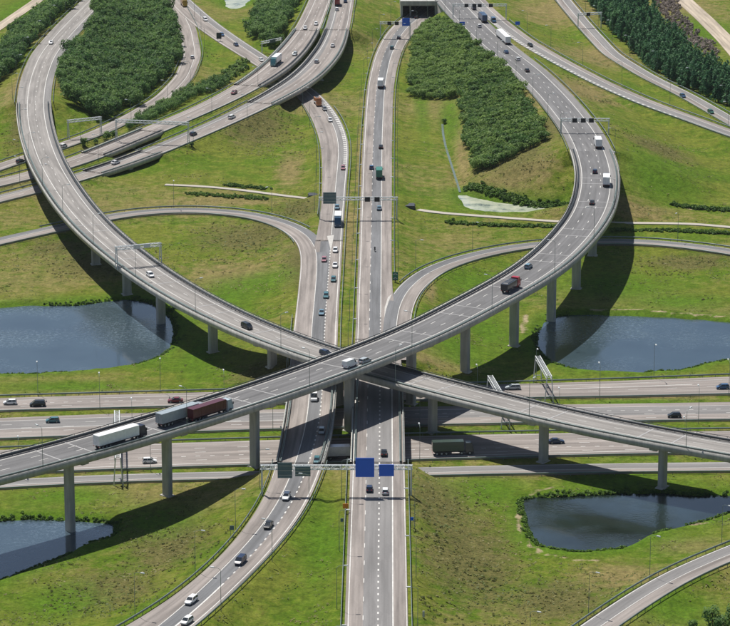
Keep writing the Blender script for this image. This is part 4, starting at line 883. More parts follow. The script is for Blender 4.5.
# ------------------------------------------------------------------ gantries, lamp posts, signs
def gantry(a, b, za, zb, h, label, signs=(), wide=1.0, group=None, aframe=True):
    """a,b: leg base xy; za/zb: ground there; truss beam at absolute height; signs: (fraction, width, height, dz, material, name)"""
    a = Vector((a[0], a[1], za)); b = Vector((b[0], b[1], zb)); mid = (a+b)/2; root = empty('gantry', (mid.x, mid.y, min(za, zb))); Lr = Vector(root.location)
    tag(root, label, 'gantry', group); zt = max(za, zb)+h; A = Vector((a.x, a.y, zt))-Lr; B = Vector((b.x, b.y, zt))-Lr; d = (B-A).normalized(); n = d.cross(Vector((0, 0, 1)))
    m = MB(); w = wide/2; hh = .95; cor = [n*w, -n*w, n*w+Vector((0, 0, hh)), -n*w+Vector((0, 0, hh))]
    for c in cor: m.bar(A+c-d*.4, B+c+d*.4, .2)
    L = (B-A).length; k = max(3, int(L/1.7)); 
    for i in range(k):
        p = A+d*(L*i/k); q = A+d*(L*(i+1)/k); s = i % 2
        m.bar(p+cor[2+s*1-s*0 if False else 2], q+cor[3], .11); m.bar(p+cor[0], q+cor[2] if s else q+cor[0]+Vector((0, 0, hh)), .11); m.bar(p+cor[1]+Vector((0, 0, hh if s else 0)), q+cor[1]+Vector((0, 0, 0 if s else hh)), .11); m.bar(p+cor[2], p+cor[3], .11); m.bar(p+cor[0], p+cor[1], .11)
    m.build('beam', GANT, root)
    for base, top in ((a-Lr, A), (b-Lr, B)):
        m = MB()
        if aframe:
            for sg in (-1, 1): m.bar(Vector((base.x, base.y, base.z-.4))+n*sg*.95*wide, top+n*sg*w+Vector((0, 0, hh)), .28)
            m.bar(base+n*.75*wide+Vector((0, 0, 2.0)), base-n*.75*wide+Vector((0, 0, 2.0)), .14)
        else: m.bar(Vector((base.x, base.y, base.z-.4)), top+Vector((0, 0, hh)), .45)
        m.build('leg', GANT, root)
    for f, sw, shh, dz, mt, nm in signs:
        p = A+d*(L*f); face = -n if n.y > 0 else n
        M = Matrix((d, n, Vector((0, 0, 1)))).transposed()
        m = MB(); m.box(p+Vector((0, 0, .45+dz))+face*(w+.22), (sw, .16, shh), M); m.build(nm, mt, root)
        if nm == 'sign_panel' and mt is SIGNBACK:
            for z in (-.3, .0, .3):
                mm = MB(); mm.box(p+Vector((0, 0, .45+dz+z*shh))+face*(w+.36), (sw*.98, .09, .14), M); mm.build('stiffener', STEEL, root)
    return root
def gpix(l, r_, z): a = P(l[0], l[1], z); b = P(r_[0], r_[1], z); return a[:2], b[:2]
MS = lambda f: (f, 1.9, 1.7, -.1, BLACK, 'matrix_signal')
a, b = gpix((262, 497), (411, 496), 5.6); b[1] = a[1] = (a[1]+b[1])/2
gantry(a, b, float(tz(*a)[0]), float(tz(*b)[0]), 7.2, 'long truss gantry with two blue sign panels spanning both central roads', [(.155, 3.8, 4.2, -.6, SIGNBACK, 'sign_panel'), (.275, 4.0, 2.6, -.9, SIGNBACK, 'sign_panel'), (.690, 4.9, 5.2, .2, BLUE, 'sign_panel'), (.835, 3.9, 3.2, -.6, BLUE, 'sign_panel')], aframe=False)
a, b = gpix((319.5, 225), (396.5, 217), 3.2); b[1] = a[1] = (a[1]+b[1])/2
gantry(a, b, float(tz(*a)[0]), float(tz(*b)[0]), 7.4, 'truss gantry with black matrix signals and one big dark sign above the central roads', [(.13, 4.7, 4.2, .4, SIGNBACK, 'sign_panel'), MS(.62), MS(.745)], aframe=False)
a, b = gpix((380.5, 38), (410, 38), 1.5)
gantry(a, b, float(tz(*a)[0]), float(tz(*b)[0]), 7.0, 'far gantry with a blue sign panel before the dark bridge opening', [MS(.3), MS(.55), (.86, 3.7, 3.8, .6, BLUE, 'sign_panel')], aframe=False)
a, b = gpix((561, 137), (608.5, 137), 13.2)
gantry(a, b, 13.2, 13.0, 6.4, 'gantry with three black matrix signals over the high flyover approach', [MS(.28), MS(.46), MS(.63)], aframe=False)
a, b = gpix((453, 19.5), (506, 19.5), 8.6)
gantry(a, b, 8.4, 7.6, 6.8, 'gantry with four black matrix signals where the high road leaves the bridge', [MS(.25), MS(.40), MS(.50), MS(.71)], aframe=False)
a, b = gpix((578, 28), (601, 27), 2.0)
gantry(a, b, float(tz(*a)[0]), float(tz(*b)[0]), 6.6, 'short gantry over the outermost slip road', [MS(.42)], aframe=False)
a, b = gpix((68.5, 140), (101, 136.5), 1.4)
gantry(a, b, float(tz(*a)[0]), float(tz(*b)[0]), 7.0, 'white portal gantry over the looping slip road beside the oval wood', [])
a, b = gpix((116.5, 142), (188.5, 145), 3.2)
gantry(a, b, float(tz(*a)[0]), float(tz(*b)[0]), 8.2, 'wide white portal gantry across both link roads', [], wide=1.3)
a, b = gpix((262, 52), (281, 48), 2.4)
gantry(a, b, float(tz(*a)[0]), float(tz(*b)[0]), 4.6, 'low sign gantry at the edge of the small wood', [(.5, 4.0, 1.6, 0, SIGNBACK, 'sign_panel')], aframe=False)
i = ((rA.px-np.array([139, 264]))**2).sum(1).argmin(); n = rA.n[i]*(rA.hw[i]+.4); c = rA.c[i]
gantry((c+n)[:2], (c-n)[:2], c[2]-.3, c[2]-.3, 6.2, 'white portal gantry standing on the lower flyover above the pond', [(.45, 2.2, 1.3, .2, GANT, 'sign_back'), (.68, 2.2, 1.3, .2, GANT, 'sign_back')], wide=1.3)
for (x0, y0), (x1, y1), lab, sg in [((490, 401.5), (505.5, 428.5), 'white truss gantry over the wide motorway carriageway, half hidden by the lower flyover', []), ((537.5, 381), (549, 401.5), 'white truss gantry over the motorway below the east pond', []), ((117.5, 438), (118.5, 486), 'white truss gantry over motorway and parallel road beneath the white lorry', [(.93, 2.6, 2.0, 0, GANT, 'sign_panel'), (.8, 2.6, 2.2, 0, SIGNBACK, 'sign_panel')])]:
    a, b = P(x0, y0, 0)[:2], P(x1, y1, 0)[:2]
    gantry(a, b, float(tz(*a)[0]), float(tz(*b)[0]), 7.0, lab, sg, wide=1.35)
# lamp posts
def lamp_protos():
    m = MB(); m.tube([(0, 0, -.5), (0, 0, 4), (0, 0, 10.4)], [.09, .07, .05], 6); pole = m.mesh('pole', RAILG)
    m = MB(); m.tube([(0, 0, 10.35), (.5, 0, 10.75), (1.7, 0, 10.9)], [.05, .045, .04], 6); arm = m.mesh('arm', RAILG)
    m = MB(); m.box((2.2, 0, 10.9), (1.15, .42, .2), None, 0, .8); hd = m.mesh('lamp_head', GANT); return pole, arm, hd
LP = lamp_protos()
def lamps(r, ref, v, step, label, group, mask=None, start=8.0, zfix=None):
    oo = off(r, ref, v)
    for g in runs(np.ones(len(r.c), bool) if mask is None else mask):
        for s in np.arange(r.s[g[0]]+start, r.s[g[-1]], step):
            i = int(np.searchsorted(r.s, s)); i = min(i, len(r.c)-1); p = r.c[i]+r.n[i]*oo[i]
            q = proj(p+np.array([0, 0, 5]))[0]
            if not (-25 < q[0] < 755 and -25 < q[1] < 655): continue
            z = (p[2]+zfix) if zfix is not None else float(tz(p[0], p[1])[0]); sg = -1 if ref == 'R' else 1; d = r.n[i]*sg*(1 if v < 1 else 1)
            o = empty('lamp_post', (p[0], p[1], z), math.atan2(d[1], d[0])); tag(o, label, 'lamp post', group)
            for nm, me_ in zip(('pole', 'arm', 'lamp_head'), LP): link(nm, me_, o)
for a_ in [(rNB, 'R', -2.2, 34, 'slim grey lamp post behind the outer guardrail of the straight central road', 'lamp posts of the straight central road', grow(~rNB.bridge & (PYM(rNB, 20, 275) | PYM(rNB, 490, 700))), 8),
           (rNB, 'L', -2.0, 38, 'slim grey lamp post in the central median', 'lamp posts of the central median', grow(~rNB.bridge & PYM(rNB, 20, 700)), 18),
           (rSB, 'R', -2.2, 32, 'slim grey lamp post on the verge of the south bound central road', 'lamp posts of the south bound road', grow(~rSB.bridge & (PYM(rSB, 484, 700) | (PYM(rSB, 110, 215) & xr(rSB, 300, 400)))), 4),
           (rSB, 'L', -2.0, 34, 'slim grey lamp post on the inner verge of the road bending south west', 'lamp posts inside the southward bend', grow(~rSB.bridge & PYM(rSB, 486, 700)), 20),
           (rD, 'L', -2.0, 36, 'slim grey lamp post above the western slip road', 'lamp posts of the western slip road', PYM(rD, 0, 228), 10), (rE, 'L', -2.0, 36, 'slim grey lamp post above the eastern slip road', 'lamp posts of the eastern slip road', PYM(rE, 0, 280), 14),
           (rK, 'L', -2.2, 30, 'slim grey lamp post beside the corner slip road', 'lamp posts of the corner slip road', None, 20),
           (rH1, 'L', -2.0, 42, 'slim grey lamp post in front of the plantation', 'lamp posts before the plantation', None, 10), (rH2, 'L', -2.0, 42, 'slim grey lamp post above the hatched slip road', 'lamp posts of the hatched slip road', PYM(rH2, 22, 300), 30),
           (rC1, 'L', -1.9, 44, 'slim grey lamp post on the hedge side of the western link road', 'lamp posts of the western link road', grow(~rC1.bridge), 10), (rC2, 'R', -1.9, 44, 'slim grey lamp post on the meadow side of the eastern link road', 'lamp posts of the eastern link road', grow(~rC2.bridge), 22),
           (rF, 'R', -1.9, 44, 'slim grey lamp post on the looping slip road', 'lamp posts of the looping slip road', None, 12), (rB, 'L', -2.0, 46, 'slim grey lamp post beside the high flyover approach', 'lamp posts of the high flyover approach', grow(~bmain & PYM(rB, 8, 145)), 12),
           (rA, 'R', -2.0, 46, 'slim grey lamp post beside the lower flyover approach', 'lamp posts of the lower flyover approach', grow(~rA.bridge), 12),
           (ROADS['EW1'], 'L', -2.2, 37, 'slim grey lamp post between pond bank and motorway', 'lamp posts along the pond bank', None, 12), (ROADS['EW1'], 'R', -2.0, 37, 'slim grey lamp post in the narrow motorway median', 'lamp posts of the narrow median', None, 30), (ROADS['EW3'], 'R', -1.9, 37, 'slim grey lamp post between motorway and parallel road', 'lamp posts above the parallel road', None, 5), (ROADS['EW2'], 'R', -2.6, 41, 'slim grey lamp post in the wide motorway median', 'lamp posts of the wide median', None, 22)]:
    lamps(*a_[:6], mask=a_[6], start=a_[7])
lamps(rA, 'R', .25, 48, 'slim lamp post rising from the parapet of the lower flyover', 'lamp posts on the lower flyover', rA.bridge, 24, zfix=.5)
lamps(rB, 'R', .25, 48, 'slim lamp post rising from the parapet of the highest flyover', 'lamp posts on the highest flyover', bmain, 20, zfix=.5)
# road signs
def sign(px, py, zr, w, h, hz, mat, label, chev=False):
    q = on_ground(px, py); root = empty('road_sign', tuple(q)); tag(root, label, 'sign')
    for dx in (-w*.3, w*.3): m = MB(); m.bar((dx, .1, -.3), (dx, .1, hz+h/2), .1); m.build('post', STEEL, root)
    m = MB(); m.box((0, 0, hz), (w, .1, h)); m.build('panel', mat, root)
    if chev:
        for k in (-1, 1):
            m = MB(); z = hz+k*h*.24; m.bar((-w*.36, -.08, z-.22), (0, -.08, z+.22), .05, .24); m.bar((0, -.08, z+.22), (w*.36, -.08, z-.22), .05, .24); m.build('arrow', WHITE, root)
sign(395.3, 282, 0, 1.9, 2.9, 2.0, GREENS, 'green gore sign with white arrows at the eastern slip road exit', True)
sign(345.6, 513, 0, 1.4, 1.3, 1.9, ORANGE, 'small orange panel on the central median guardrail')
sign(342, 529, 0, .8, .9, 2.4, SIGNBACK, 'small grey sign back in the lower central median'); sign(412, 527, 0, .8, .9, 2.2, BLUE, 'small blue plate on the outer verge of the central road')
sign(462, 28.5, 0, 2.6, 1.6, 2.4, BLUE, 'wide blue sign at the tip of the willow scrub'); sign(517.5, 28, 0, 2.2, 1.6, 2.3, BLUE, 'blue sign on the verge above the hatched slip road')
sign(232, 536, 0, 1.1, 1.1, 2.2, SIGNBACK, 'grey sign back left of the southward bend'); sign(219, 42, 0, 2.4, 3.0, 3.0, DGREY, 'dark box sign beside the merging slip road'); sign(423.5, 618, 0, .5, 1.5, 1.0, WHITE, 'short white marker post in the brown meadow')

# ------------------------------------------------------------------ vehicles (local +X is forward)
def loft(m, st, mi=0):
    """stations (x, half width, z0, z1, top half width) -> closed hull"""
    o = len(m.v); k = 6
    for x, w, z0, z1, tw in st: m.v += [(x, -w*.92, z0), (x, -w, z0+(z1-z0)*.35), (x, -tw, z1), (x, tw, z1), (x, w, z0+(z1-z0)*.35), (x, w*.92, z0)]
    for i in range(len(st)-1):
        for j in range(k): m.f.append([o+i*k+j, o+i*k+(j+1) % k, o+(i+1)*k+(j+1) % k, o+(i+1)*k+j]); m.m.append(mi)
    m.f.append([o+j for j in range(k)]); m.m.append(mi); e = o+(len(st)-1)*k; m.f.append([e+j for j in range(k)][::-1]); m.m.append(mi)
def wheel_mesh(r, w):
    m = MB(); m.tube([(0, -w/2, 0), (0, w/2, 0)], r, 12, 0); m.tube([(0, -w/2-.012, 0), (0, w/2+.012, 0)], r*.6, 10, 1); return m.mesh('wheel', [RUBBER, STEEL])
def fixn(me_):
    b = bmesh.new(); b.from_mesh(me_); bmesh.ops.recalc_face_normals(b, faces=b.faces[:]); b.to_mesh(b and me_); b.free(); return me_
WH = wheel_mesh(.33, .24); WT = wheel_mesh(.52, .42); WS = wheel_mesh(.31, .16)
def car_proto(kind):
    P_ = []                                             # (name, mesh, location, painted, parent index)
    L, Wd, Hh, roof, ws, rs, belt = {'hatchback': (4.0, .86, 1.48, (-1.55, .35), 1.15, -1.92, .92), 'saloon': (4.55, .88, 1.45, (-1.05, .25), 1.1, -1.75, .93), 'estate': (4.65, .89, 1.50, (-1.95, .30), 1.15, -2.22, .93), 'people_carrier': (4.7, .92, 1.78, (-2.0, .75), 1.65, -2.28, 1.02), 'van': (5.2, .98, 2.25, (-2.5, 1.35), 1.95, -2.58, 1.12)}[kind]
    h = L/2; m = MB()
    if kind == 'van': loft(m, [(-h, Wd*.95, .42, Hh-.15, Wd*.86), (-h+.1, Wd, .3, Hh, Wd*.88), (roof[1]-.35, Wd, .3, Hh, Wd*.88), (roof[1]-.15, Wd, .3, 1.15, Wd*.95), (ws, Wd, .3, 1.12, Wd*.94), (h-.15, Wd*.96, .3, .98, Wd*.88), (h, Wd*.85, .42, .78, Wd*.8)])
    else: loft(m, [(-h, Wd*.86, .45, .80, Wd*.78), (-h+.12, Wd*.96, .28, belt, Wd*.88), (rs+.1, Wd, .25, belt+.02, Wd*.93), (-.2, Wd, .22, belt, Wd*.94), (ws, Wd, .25, belt-.02, Wd*.92), (h-.35, Wd*.96, .27, belt-.15, Wd*.86), (h, Wd*.80, .40, .66, Wd*.7)])
    P_.append(('body', fixn(m.mesh('body', PAINT)), (0, 0, 0), True))
    m = MB(); tw = Wd*.76; bw = Wd*.925
    if kind == 'van':
        m.add([(roof[1]-.35, -bw, 1.12), (ws, -bw, 1.1), (ws, bw, 1.1), (roof[1]-.35, bw, 1.12), (roof[1]-.35, -Wd*.87, Hh-.06), (roof[1]-.2, -Wd*.86, Hh-.06), (roof[1]-.2, Wd*.86, Hh-.06), (roof[1]-.35, Wd*.87, Hh-.06)], [(0, 1, 5, 4), (1, 2, 6, 5), (2, 3, 7, 6), (4, 5, 6, 7), (3, 0, 4, 7)])
    else: m.add([(rs, -bw, belt), (ws, -bw, belt-.03), (ws, bw, belt-.03), (rs, bw, belt), (roof[0], -tw, Hh-.05), (roof[1], -tw, Hh-.04), (roof[1], tw, Hh-.04), (roof[0], tw, Hh-.05)], [(0, 1, 5, 4), (1, 2, 6, 5), (2, 3, 7, 6), (3, 0, 4, 7), (4, 5, 6, 7)])
    P_.append(('window', fixn(m.mesh('window', GLASS)), (0, 0, 0), False))
    if kind != 'van':
        m = MB(); m.box(((roof[0]+roof[1])/2, 0, Hh-.03), (roof[1]-roof[0]+.12, tw*2+.04, .07), None, 0, .94)
        for sy in (-1, 1):
            for xa, xb in ((ws-.02, roof[1]), (rs+.02, roof[0])): m.bar((xa, sy*bw*.99, belt), (xb, sy*tw, Hh-.04), .07)
            xm = (roof[0]+roof[1])/2; m.bar((xm, sy*bw, belt), (xm, sy*(tw+.01), Hh-.05), .08)
        P_.append(('roof', m.mesh('roof', PAINT), (0, 0, 0), True))
    for x in (-h*.58, h*.60):
        for y in (-1, 1): P_.append(('wheel', WH, (x, y*(Wd-.1), .33), False))
    m = MB(); m.box((0, 0, 0), (.14, .34, .16)); hl = m.mesh('headlight', LAMPW); m = MB(); m.box((0, 0, 0), (.1, .3, .2)); tl = m.mesh('tail_light', REDL)
    for y in (-1, 1): P_ += [('headlight', hl, (h-.10, y*Wd*.58, .62), False), ('tail_light', tl, (-h+.02, y*Wd*.62, .76), False)]
    return P_
CARS = {k: car_proto(k) for k in ('hatchback', 'saloon', 'estate', 'people_carrier', 'van')}
COLR = {'white': (.80, .81, .82), 'silver': (.42, .46, .48), 'grey': (.16, .17, .18), 'black': (.012, .013, .016), 'dark blue': (.012, .025, .07), 'blue': (.035, .10, .22), 'pale blue': (.14, .25, .33), 'red': (.26, .018, .022), 'maroon': (.16, .015, .025), 'green': (.02, .11, .07), 'teal': (.05, .16, .19), 'orange': (.55, .20, .03), 'yellow': (.55, .36, .03), 'pink red': (.38, .16, .19)}
def place(key, px, py, zoff=.5):
    r = ROADS[key]; z = r.c[:, 2].mean()
    if key in 'AB': z = r.c[((r.px-np.array([px, py]))**2).sum(1).argmin(), 2]
    for _ in range(5):
        q = P(px, py, z+zoff); i = ((r.c[:, :2]-q[:2])**2).sum(1).argmin(); z = r.c[i, 2]
    lat = float(np.clip((q[:2]-r.c[i, :2]) @ r.n[i, :2], -r.hw[i]+1.2, r.hw[i]-1.2))
    p = r.c[i]+r.n[i]*lat; return Vector((p[0], p[1], z+.035)), math.atan2(r.t[i][1], r.t[i][0]), lat
REV = {'EW1': True, 'EW2': False, 'EW3': True}          # drawn west to east; the traffic runs the other way there
def car(key, px, py, kind, colr, label, flip=None):
    p, a, _ = place(key, px, py)
    if flip: a += math.pi
    o = empty('car' if kind != 'van' else 'delivery_van', p, a); tag(o, label, 'car' if kind != 'van' else 'van', 'traffic on the roads')
    for nm, me_, loc, pt in CARS[kind]:
        c = link(nm, me_, o); c.location = loc
        if pt: c.color = (*COLR[colr], 1)
    return o
def lorry(key, px, py, L, cabc, boxc, label, flip=None, kind='box', hgt=3.9):
    p, a, _ = place(key, px, py, 1.6)
    if flip: a += math.pi
    o = empty('lorry', p, a); tag(o, label, 'lorry', 'traffic on the roads'); h = L/2; cl = 2.2
    def part(nm, m, mat, colr=None, loc=(0, 0, 0)):
        c = link(nm, fixn(m.mesh(nm, mat)) if isinstance(m, MB) else m, o); c.location = loc
        if colr: c.color = (*colr, 1)
        return c
    m = MB(); loft(m, [(h-cl, 1.22, .5, 3.45, 1.15), (h-.75, 1.22, .5, 3.5, 1.12), (h-.25, 1.22, .45, 2.3, 1.16), (h-.04, 1.2, .4, 1.55, 1.16), (h, 1.12, .45, 1.0, 1.1)]); cab = part('cab', m, PAINT, cabc)
    m = MB(); m.add([(h-.56, -1.05, 3.0), (h-.17, -1.1, 1.95), (h-.17, 1.1, 1.95), (h-.56, 1.05, 3.0)], [(0, 1, 2, 3)]); w_ = link('windscreen', m.mesh('windscreen', GLASS), cab)
    for sy in (-1, 1):
        m = MB(); m.add([(h-1.5, sy*1.185, 2.0), (h-.4, sy*1.185, 2.0), (h-.68, sy*1.15, 2.85), (h-1.5, sy*1.15, 2.85)], [(0, 1, 2, 3)]); link('side_window', m.mesh('side_window', GLASS), cab)
        m = MB(); m.box((h-.3, sy*1.38, 2.4), (.14, .22, .7)); link('mirror', m.mesh('mirror', DGREY), cab)
    m = MB(); m.box((-.3, 0, .85), (L-1.4, .95, .35)); part('chassis', m, DGREY)
    x0, x1 = -h, h-cl-.55
    if kind == 'box':
        m = MB(); m.box(((x0+x1)/2, 0, (1.15+hgt)/2), (x1-x0, 2.5, hgt-1.15)); bm_ = m.mesh('trailer', PAINT)
        b = bmesh.new(); b.from_mesh(bm_); bmesh.ops.bevel(b, geom=b.edges[:], offset=.06, segments=1, affect='EDGES'); b.to_mesh(bm_); b.free(); tr = part('trailer', bm_, PAINT, boxc)
        for sy in (-.62, .62): m = MB(); m.box((x0-.02, sy, (1.25+hgt)/2), (.05, 1.14, hgt-1.4)); d = link('rear_door', m.mesh('rear_door', PAINT), tr); d.color = (*[c*.85 for c in boxc], 1)
        m = MB(); m.box(((x0+x1)/2-1.0, 0, .72), ((x1-x0)*.45, 2.3, .45)); part('side_skirt', m, DGREY)
    elif kind == 'tipper':
        m = MB(); loft(m, [(x0, 1.2, 1.0, 2.9, 1.22), (x0+.5, 1.2, .95, 3.0, 1.22), (x1-.4, 1.2, .95, 3.1, 1.22), (x1, 1.2, 1.1, 3.15, 1.2)]); part('tipper_body', m, PAINT, boxc)
        m = MB(); m.box(((x0+x1)/2, 0, 3.0), (x1-x0-.6, 2.0, .3), None, 0, .7); part('load_cover', m, DGREY)
    elif kind == 'container':
        m = MB(); m.box(((x0+x1)/2, 0, (1.25+hgt)/2), (x1-x0-.1, 2.44, hgt-1.25)); tr = part('container', m, PAINT, boxc)
        for sy in (-1, 1):
            for x in np.arange(x0+.3, x1-.3, .6): m = MB(); m.box((x, sy*1.235, (1.35+hgt)/2), (.22, .06, hgt-1.6)); c = link('rib', m.mesh('rib', PAINT), tr); c.color = (*boxc, 1)
    for x in ((-h+1.2, -h+2.5, -h+3.8) if L > 11 else (-h+1.3,)):
        for y in (-1, 1): c = link('wheel', WT, o); c.location = (x, y*1.0, .52)
    for x in ((h-cl-1.2,) if L > 11 else ())+(h-1.1,):
        for y in (-1, 1): c = link('wheel', WT, o); c.location = (x, y*1.0, .52)
    for y in (-1, 1):
        m = MB(); m.box((h-.02, y*.9, .8), (.08, .32, .22)); part('headlight', m, LAMPW); m = MB(); m.box((-h-.03, y*.95, .95), (.08, .4, .16)); part('tail_light', m, REDL)
    return o
W_ = (.90, .91, .92)
lorry('B', 119, 437.5, 16.5, (.012, .014, .03), W_, 'white box lorry with black cab on the highest flyover')
lorry('B', 180, 415.5, 16.5, (.30, .33, .36), (.33, .38, .41), 'grey trailer lorry being passed by the red container lorry')
lorry('B', 211, 410.5, 15.5, (.42, .50, .55), (.095, .012, .016), 'dark red container lorry with pale blue cab', kind='container', hgt=3.85)
lorry('B', 512, 284.5, 10.0, (.42, .012, .03), (.018, .022, .028), 'red tipper lorry with dark body on the curving flyover', kind='tipper')
lorry('B', 598, 143, 9.0, W_, W_, 'white box lorry where the high flyover deck begins')
lorry('B', 606.5, 181, 9.0, (.10, .22, .40), W_, 'white box lorry with blue front on the widest bend')
lorry('B', 503, 37, 24.0, W_, W_, 'very long white lorry descending toward the dark bridge')
lorry('B', 482.5, 17.5, 13.0, (.03, .07, .15), (.03, .07, .16), 'dark blue lorry leaving the four signal gantry')
lorry('NB', 379.2, 174, 9.0, (.03, .05, .09), (.03, .20, .13), 'green and white lorry approaching the signal gantry')
lorry('NB', 380.6, 83.5, 9.0, W_, W_, 'white lorry beside the willow scrub on the central road')
lorry('SB', 338, 220, 10.0, (.02, .07, .14), W_, 'white lorry with dark blue cab in front of the gantry')
lorry('SB', 317.5, 101, 8.0, (.55, .20, .06), (.5, .24, .1), 'small orange lorry emerging from below the link road bridge', kind='tipper')
lorry('C1', 275.5, 61, 13.0, (.10, .28, .30), W_, 'white lorry with teal cab on the western link road')
lorry('SB', 184, 3, 8.0, (.5, .3, .02), (.35, .16, .03), 'yellow lorry on the far merging slip road', kind='tipper')
lorry('C2', 337.5, 2, 9.0, W_, (.30, .02, .02), 'red box lorry at the far end of the eastern link road')
lorry('EW3', 456, 448.5, 11.5, (.04, .05, .055), (.04, .065, .055), 'dark green lorry on the shaded motorway below the lower flyover', flip=False)
lorry('EW3', 338, 453.5, 12.0, W_, W_, 'white lorry passing through the gap between the two overpasses', flip=False)
for a_ in [
 ('A', 51, 43, 'saloon', 'white', 'white car on the lower flyover approach beside the tree belt'), ('A', 149.5, 274.5, 'hatchback', 'white', 'white car just past the gantry on the lower flyover'), ('A', 248.5, 327.5, 'people_carrier', 'black', 'black people carrier alone on the lower flyover'), ('A', 326, 353.5, 'estate', 'dark blue', 'dark car about to pass below the highest flyover'),
 ('B', 351.5, 364.5, 'van', 'white', 'white van on the highest flyover at the crossing'), ('B', 366, 360.5, 'estate', 'silver', 'silver car directly ahead of the white van'), ('B', 528.5, 266.5, 'hatchback', 'pale blue', 'pale blue car ahead of the red tipper lorry'), ('B', 592, 203, 'saloon', 'black', 'black car on the inner lane of the widest bend'), ('B', 595, 172, 'hatchback', 'dark blue', 'dark blue car abreast of the blue fronted lorry'), ('B', 527, 70.5, 'saloon', 'black', 'black car beside the scrub on the flyover approach'), ('B', 517.5, 59, 'hatchback', 'white', 'white car behind the black car on the flyover approach'), ('B', 506, 52, 'saloon', 'blue', 'blue car next to the very long white lorry'), ('B', 479, 26, 'estate', 'white', 'white car left of the dark blue lorry'), ('B', 486, 8, 'van', 'dark blue', 'dark van by the four signal gantry'),
 ('H2', 493.5, 21, 'van', 'blue', 'blue van at the start of the hatched slip road'), ('H2', 530, 45, 'saloon', 'black', 'black car on the hatched slip road'), ('H1', 676.6, 96.5, 'hatchback', 'blue', 'blue car on the outermost slip road'), ('H1', 711, 112.5, 'estate', 'green', 'dark green car on the outermost slip road'),
 ('NB', 371.5, 168, 'hatchback', 'blue', 'blue car overtaking the green lorry'), ('NB', 379.2, 208, 'saloon', 'pale blue', 'pale blue car below the matrix signals'), ('NB', 380.8, 146.5, 'saloon', 'black', 'black car alone between scrub and meadow on the central road'), ('NB', 392, 48, 'estate', 'teal', 'teal car approaching the far blue sign'), ('NB', 399, 37.5, 'saloon', 'dark blue', 'dark blue car under the far gantry'), ('NB', 416.5, 17.5, 'hatchback', 'black', 'black car entering the dark bridge opening'), ('NB', 369.5, 488, 'hatchback', 'dark blue', 'dark blue car just below the larger blue sign'), ('NB', 385.2, 492, 'hatchback', 'white', 'white car below the smaller blue sign'), ('NB', 384, 452, 'saloon', 'black', 'black car in the overpass shade above the blue signs'),
 ('SB', 324.8, 109.5, 'estate', 'grey', 'grey car following the small orange lorry'), ('SB', 330, 120, 'hatchback', 'white', 'white car on the bend below the link road bridge'), ('SB', 343, 168.5, 'hatchback', 'pink red', 'pink red car beside the median above the gantry'), ('SB', 337, 208, 'hatchback', 'pale blue', 'pale blue car right behind the white lorry'), ('SB', 335.2, 251, 'hatchback', 'white', 'white car at the tip of the painted gore'), ('SB', 335, 266, 'saloon', 'white', 'white saloon second after the painted gore'), ('SB', 324, 260.5, 'hatchback', 'pink red', 'pink red car coming off the western slip road'), ('SB', 333.5, 279, 'hatchback', 'teal', 'teal car in the lane beside the median'), ('SB', 326, 296, 'estate', 'teal', 'teal estate in the outer lane above the flyover'), ('SB', 321.5, 313, 'saloon', 'pale blue', 'pale blue car nearing the lower flyover'), ('SB', 314, 399, 'van', 'white', 'white van between flyover shade and open overpass'), ('SB', 321.5, 432, 'hatchback', 'silver', 'silver car in the flyover shade on the overpass'), ('SB', 317, 460, 'hatchback', 'teal', 'teal car leaving the flyover shade'), ('SB', 286.5, 496.5, 'estate', 'white', 'white car just below the dark sign backs'), ('SB', 267.5, 526.5, 'saloon', 'black', 'black car on the southward bend'), ('SB', 239.5, 562, 'people_carrier', 'dark blue', 'dark people carrier on the southward bend'), ('SB', 190.5, 601, 'estate', 'white', 'white car with red tail at the lane split'), ('SB', 187, 621, 'hatchback', 'white', 'white hatchback beyond the lane split'),
 ('SB', 205.5, 20, 'people_carrier', 'white', 'white car on the far merging slip road'), ('SB', 222, 35, 'hatchback', 'blue', 'blue car on the merging slip road'), ('SB', 235.5, 44.5, 'saloon', 'dark blue', 'dark blue car behind the blue one on the merging slip road'), ('SB', 261, 60, 'hatchback', 'white', 'white car about to pass under the link road'),
 ('C1', 305, 28.5, 'hatchback', 'white', 'white car far up the western link road'), ('C1', 316, 24, 'hatchback', 'white', 'white car beside the divide of the two link roads'), ('C1', 295, 54, 'estate', 'silver', 'silver car ahead of the white lorry on the link road'), ('C1', 234.5, 92.5, 'hatchback', 'maroon', 'maroon car on the western link road'), ('C1', 71, 170, 'van', 'black', 'black van right beside the lower flyover deck'),
 ('C2', 337, 9.5, 'hatchback', 'white', 'white car following the red box lorry'), ('C2', 332.6, 46, 'saloon', 'white', 'white saloon on the link road bridge'), ('C2', 317, 61.5, 'hatchback', 'silver', 'silver car at the middle of the link road bridge'), ('C2', 232, 117, 'estate', 'white', 'white estate climbing to the link road bridge'), ('C2', 194.5, 133.5, 'hatchback', 'dark blue', 'dark blue car beside the wide white gantry leg'), ('C2', 116, 162.5, 'saloon', 'white', 'white saloon on the short link road bridge'), ('C2', 345.5, 1.5, 'hatchback', 'blue', 'blue car beside the red box lorry'),
 ('F', 63.5, 146, 'hatchback', 'white', 'white car beside the first gantry leg'), ('F', 20, 161.5, 'estate', 'black', 'black car left of the lower flyover deck'), ('F', 192.5, 57, 'hatchback', 'white', 'white car on the looping slip road near the wood')]:
    car(*a_)
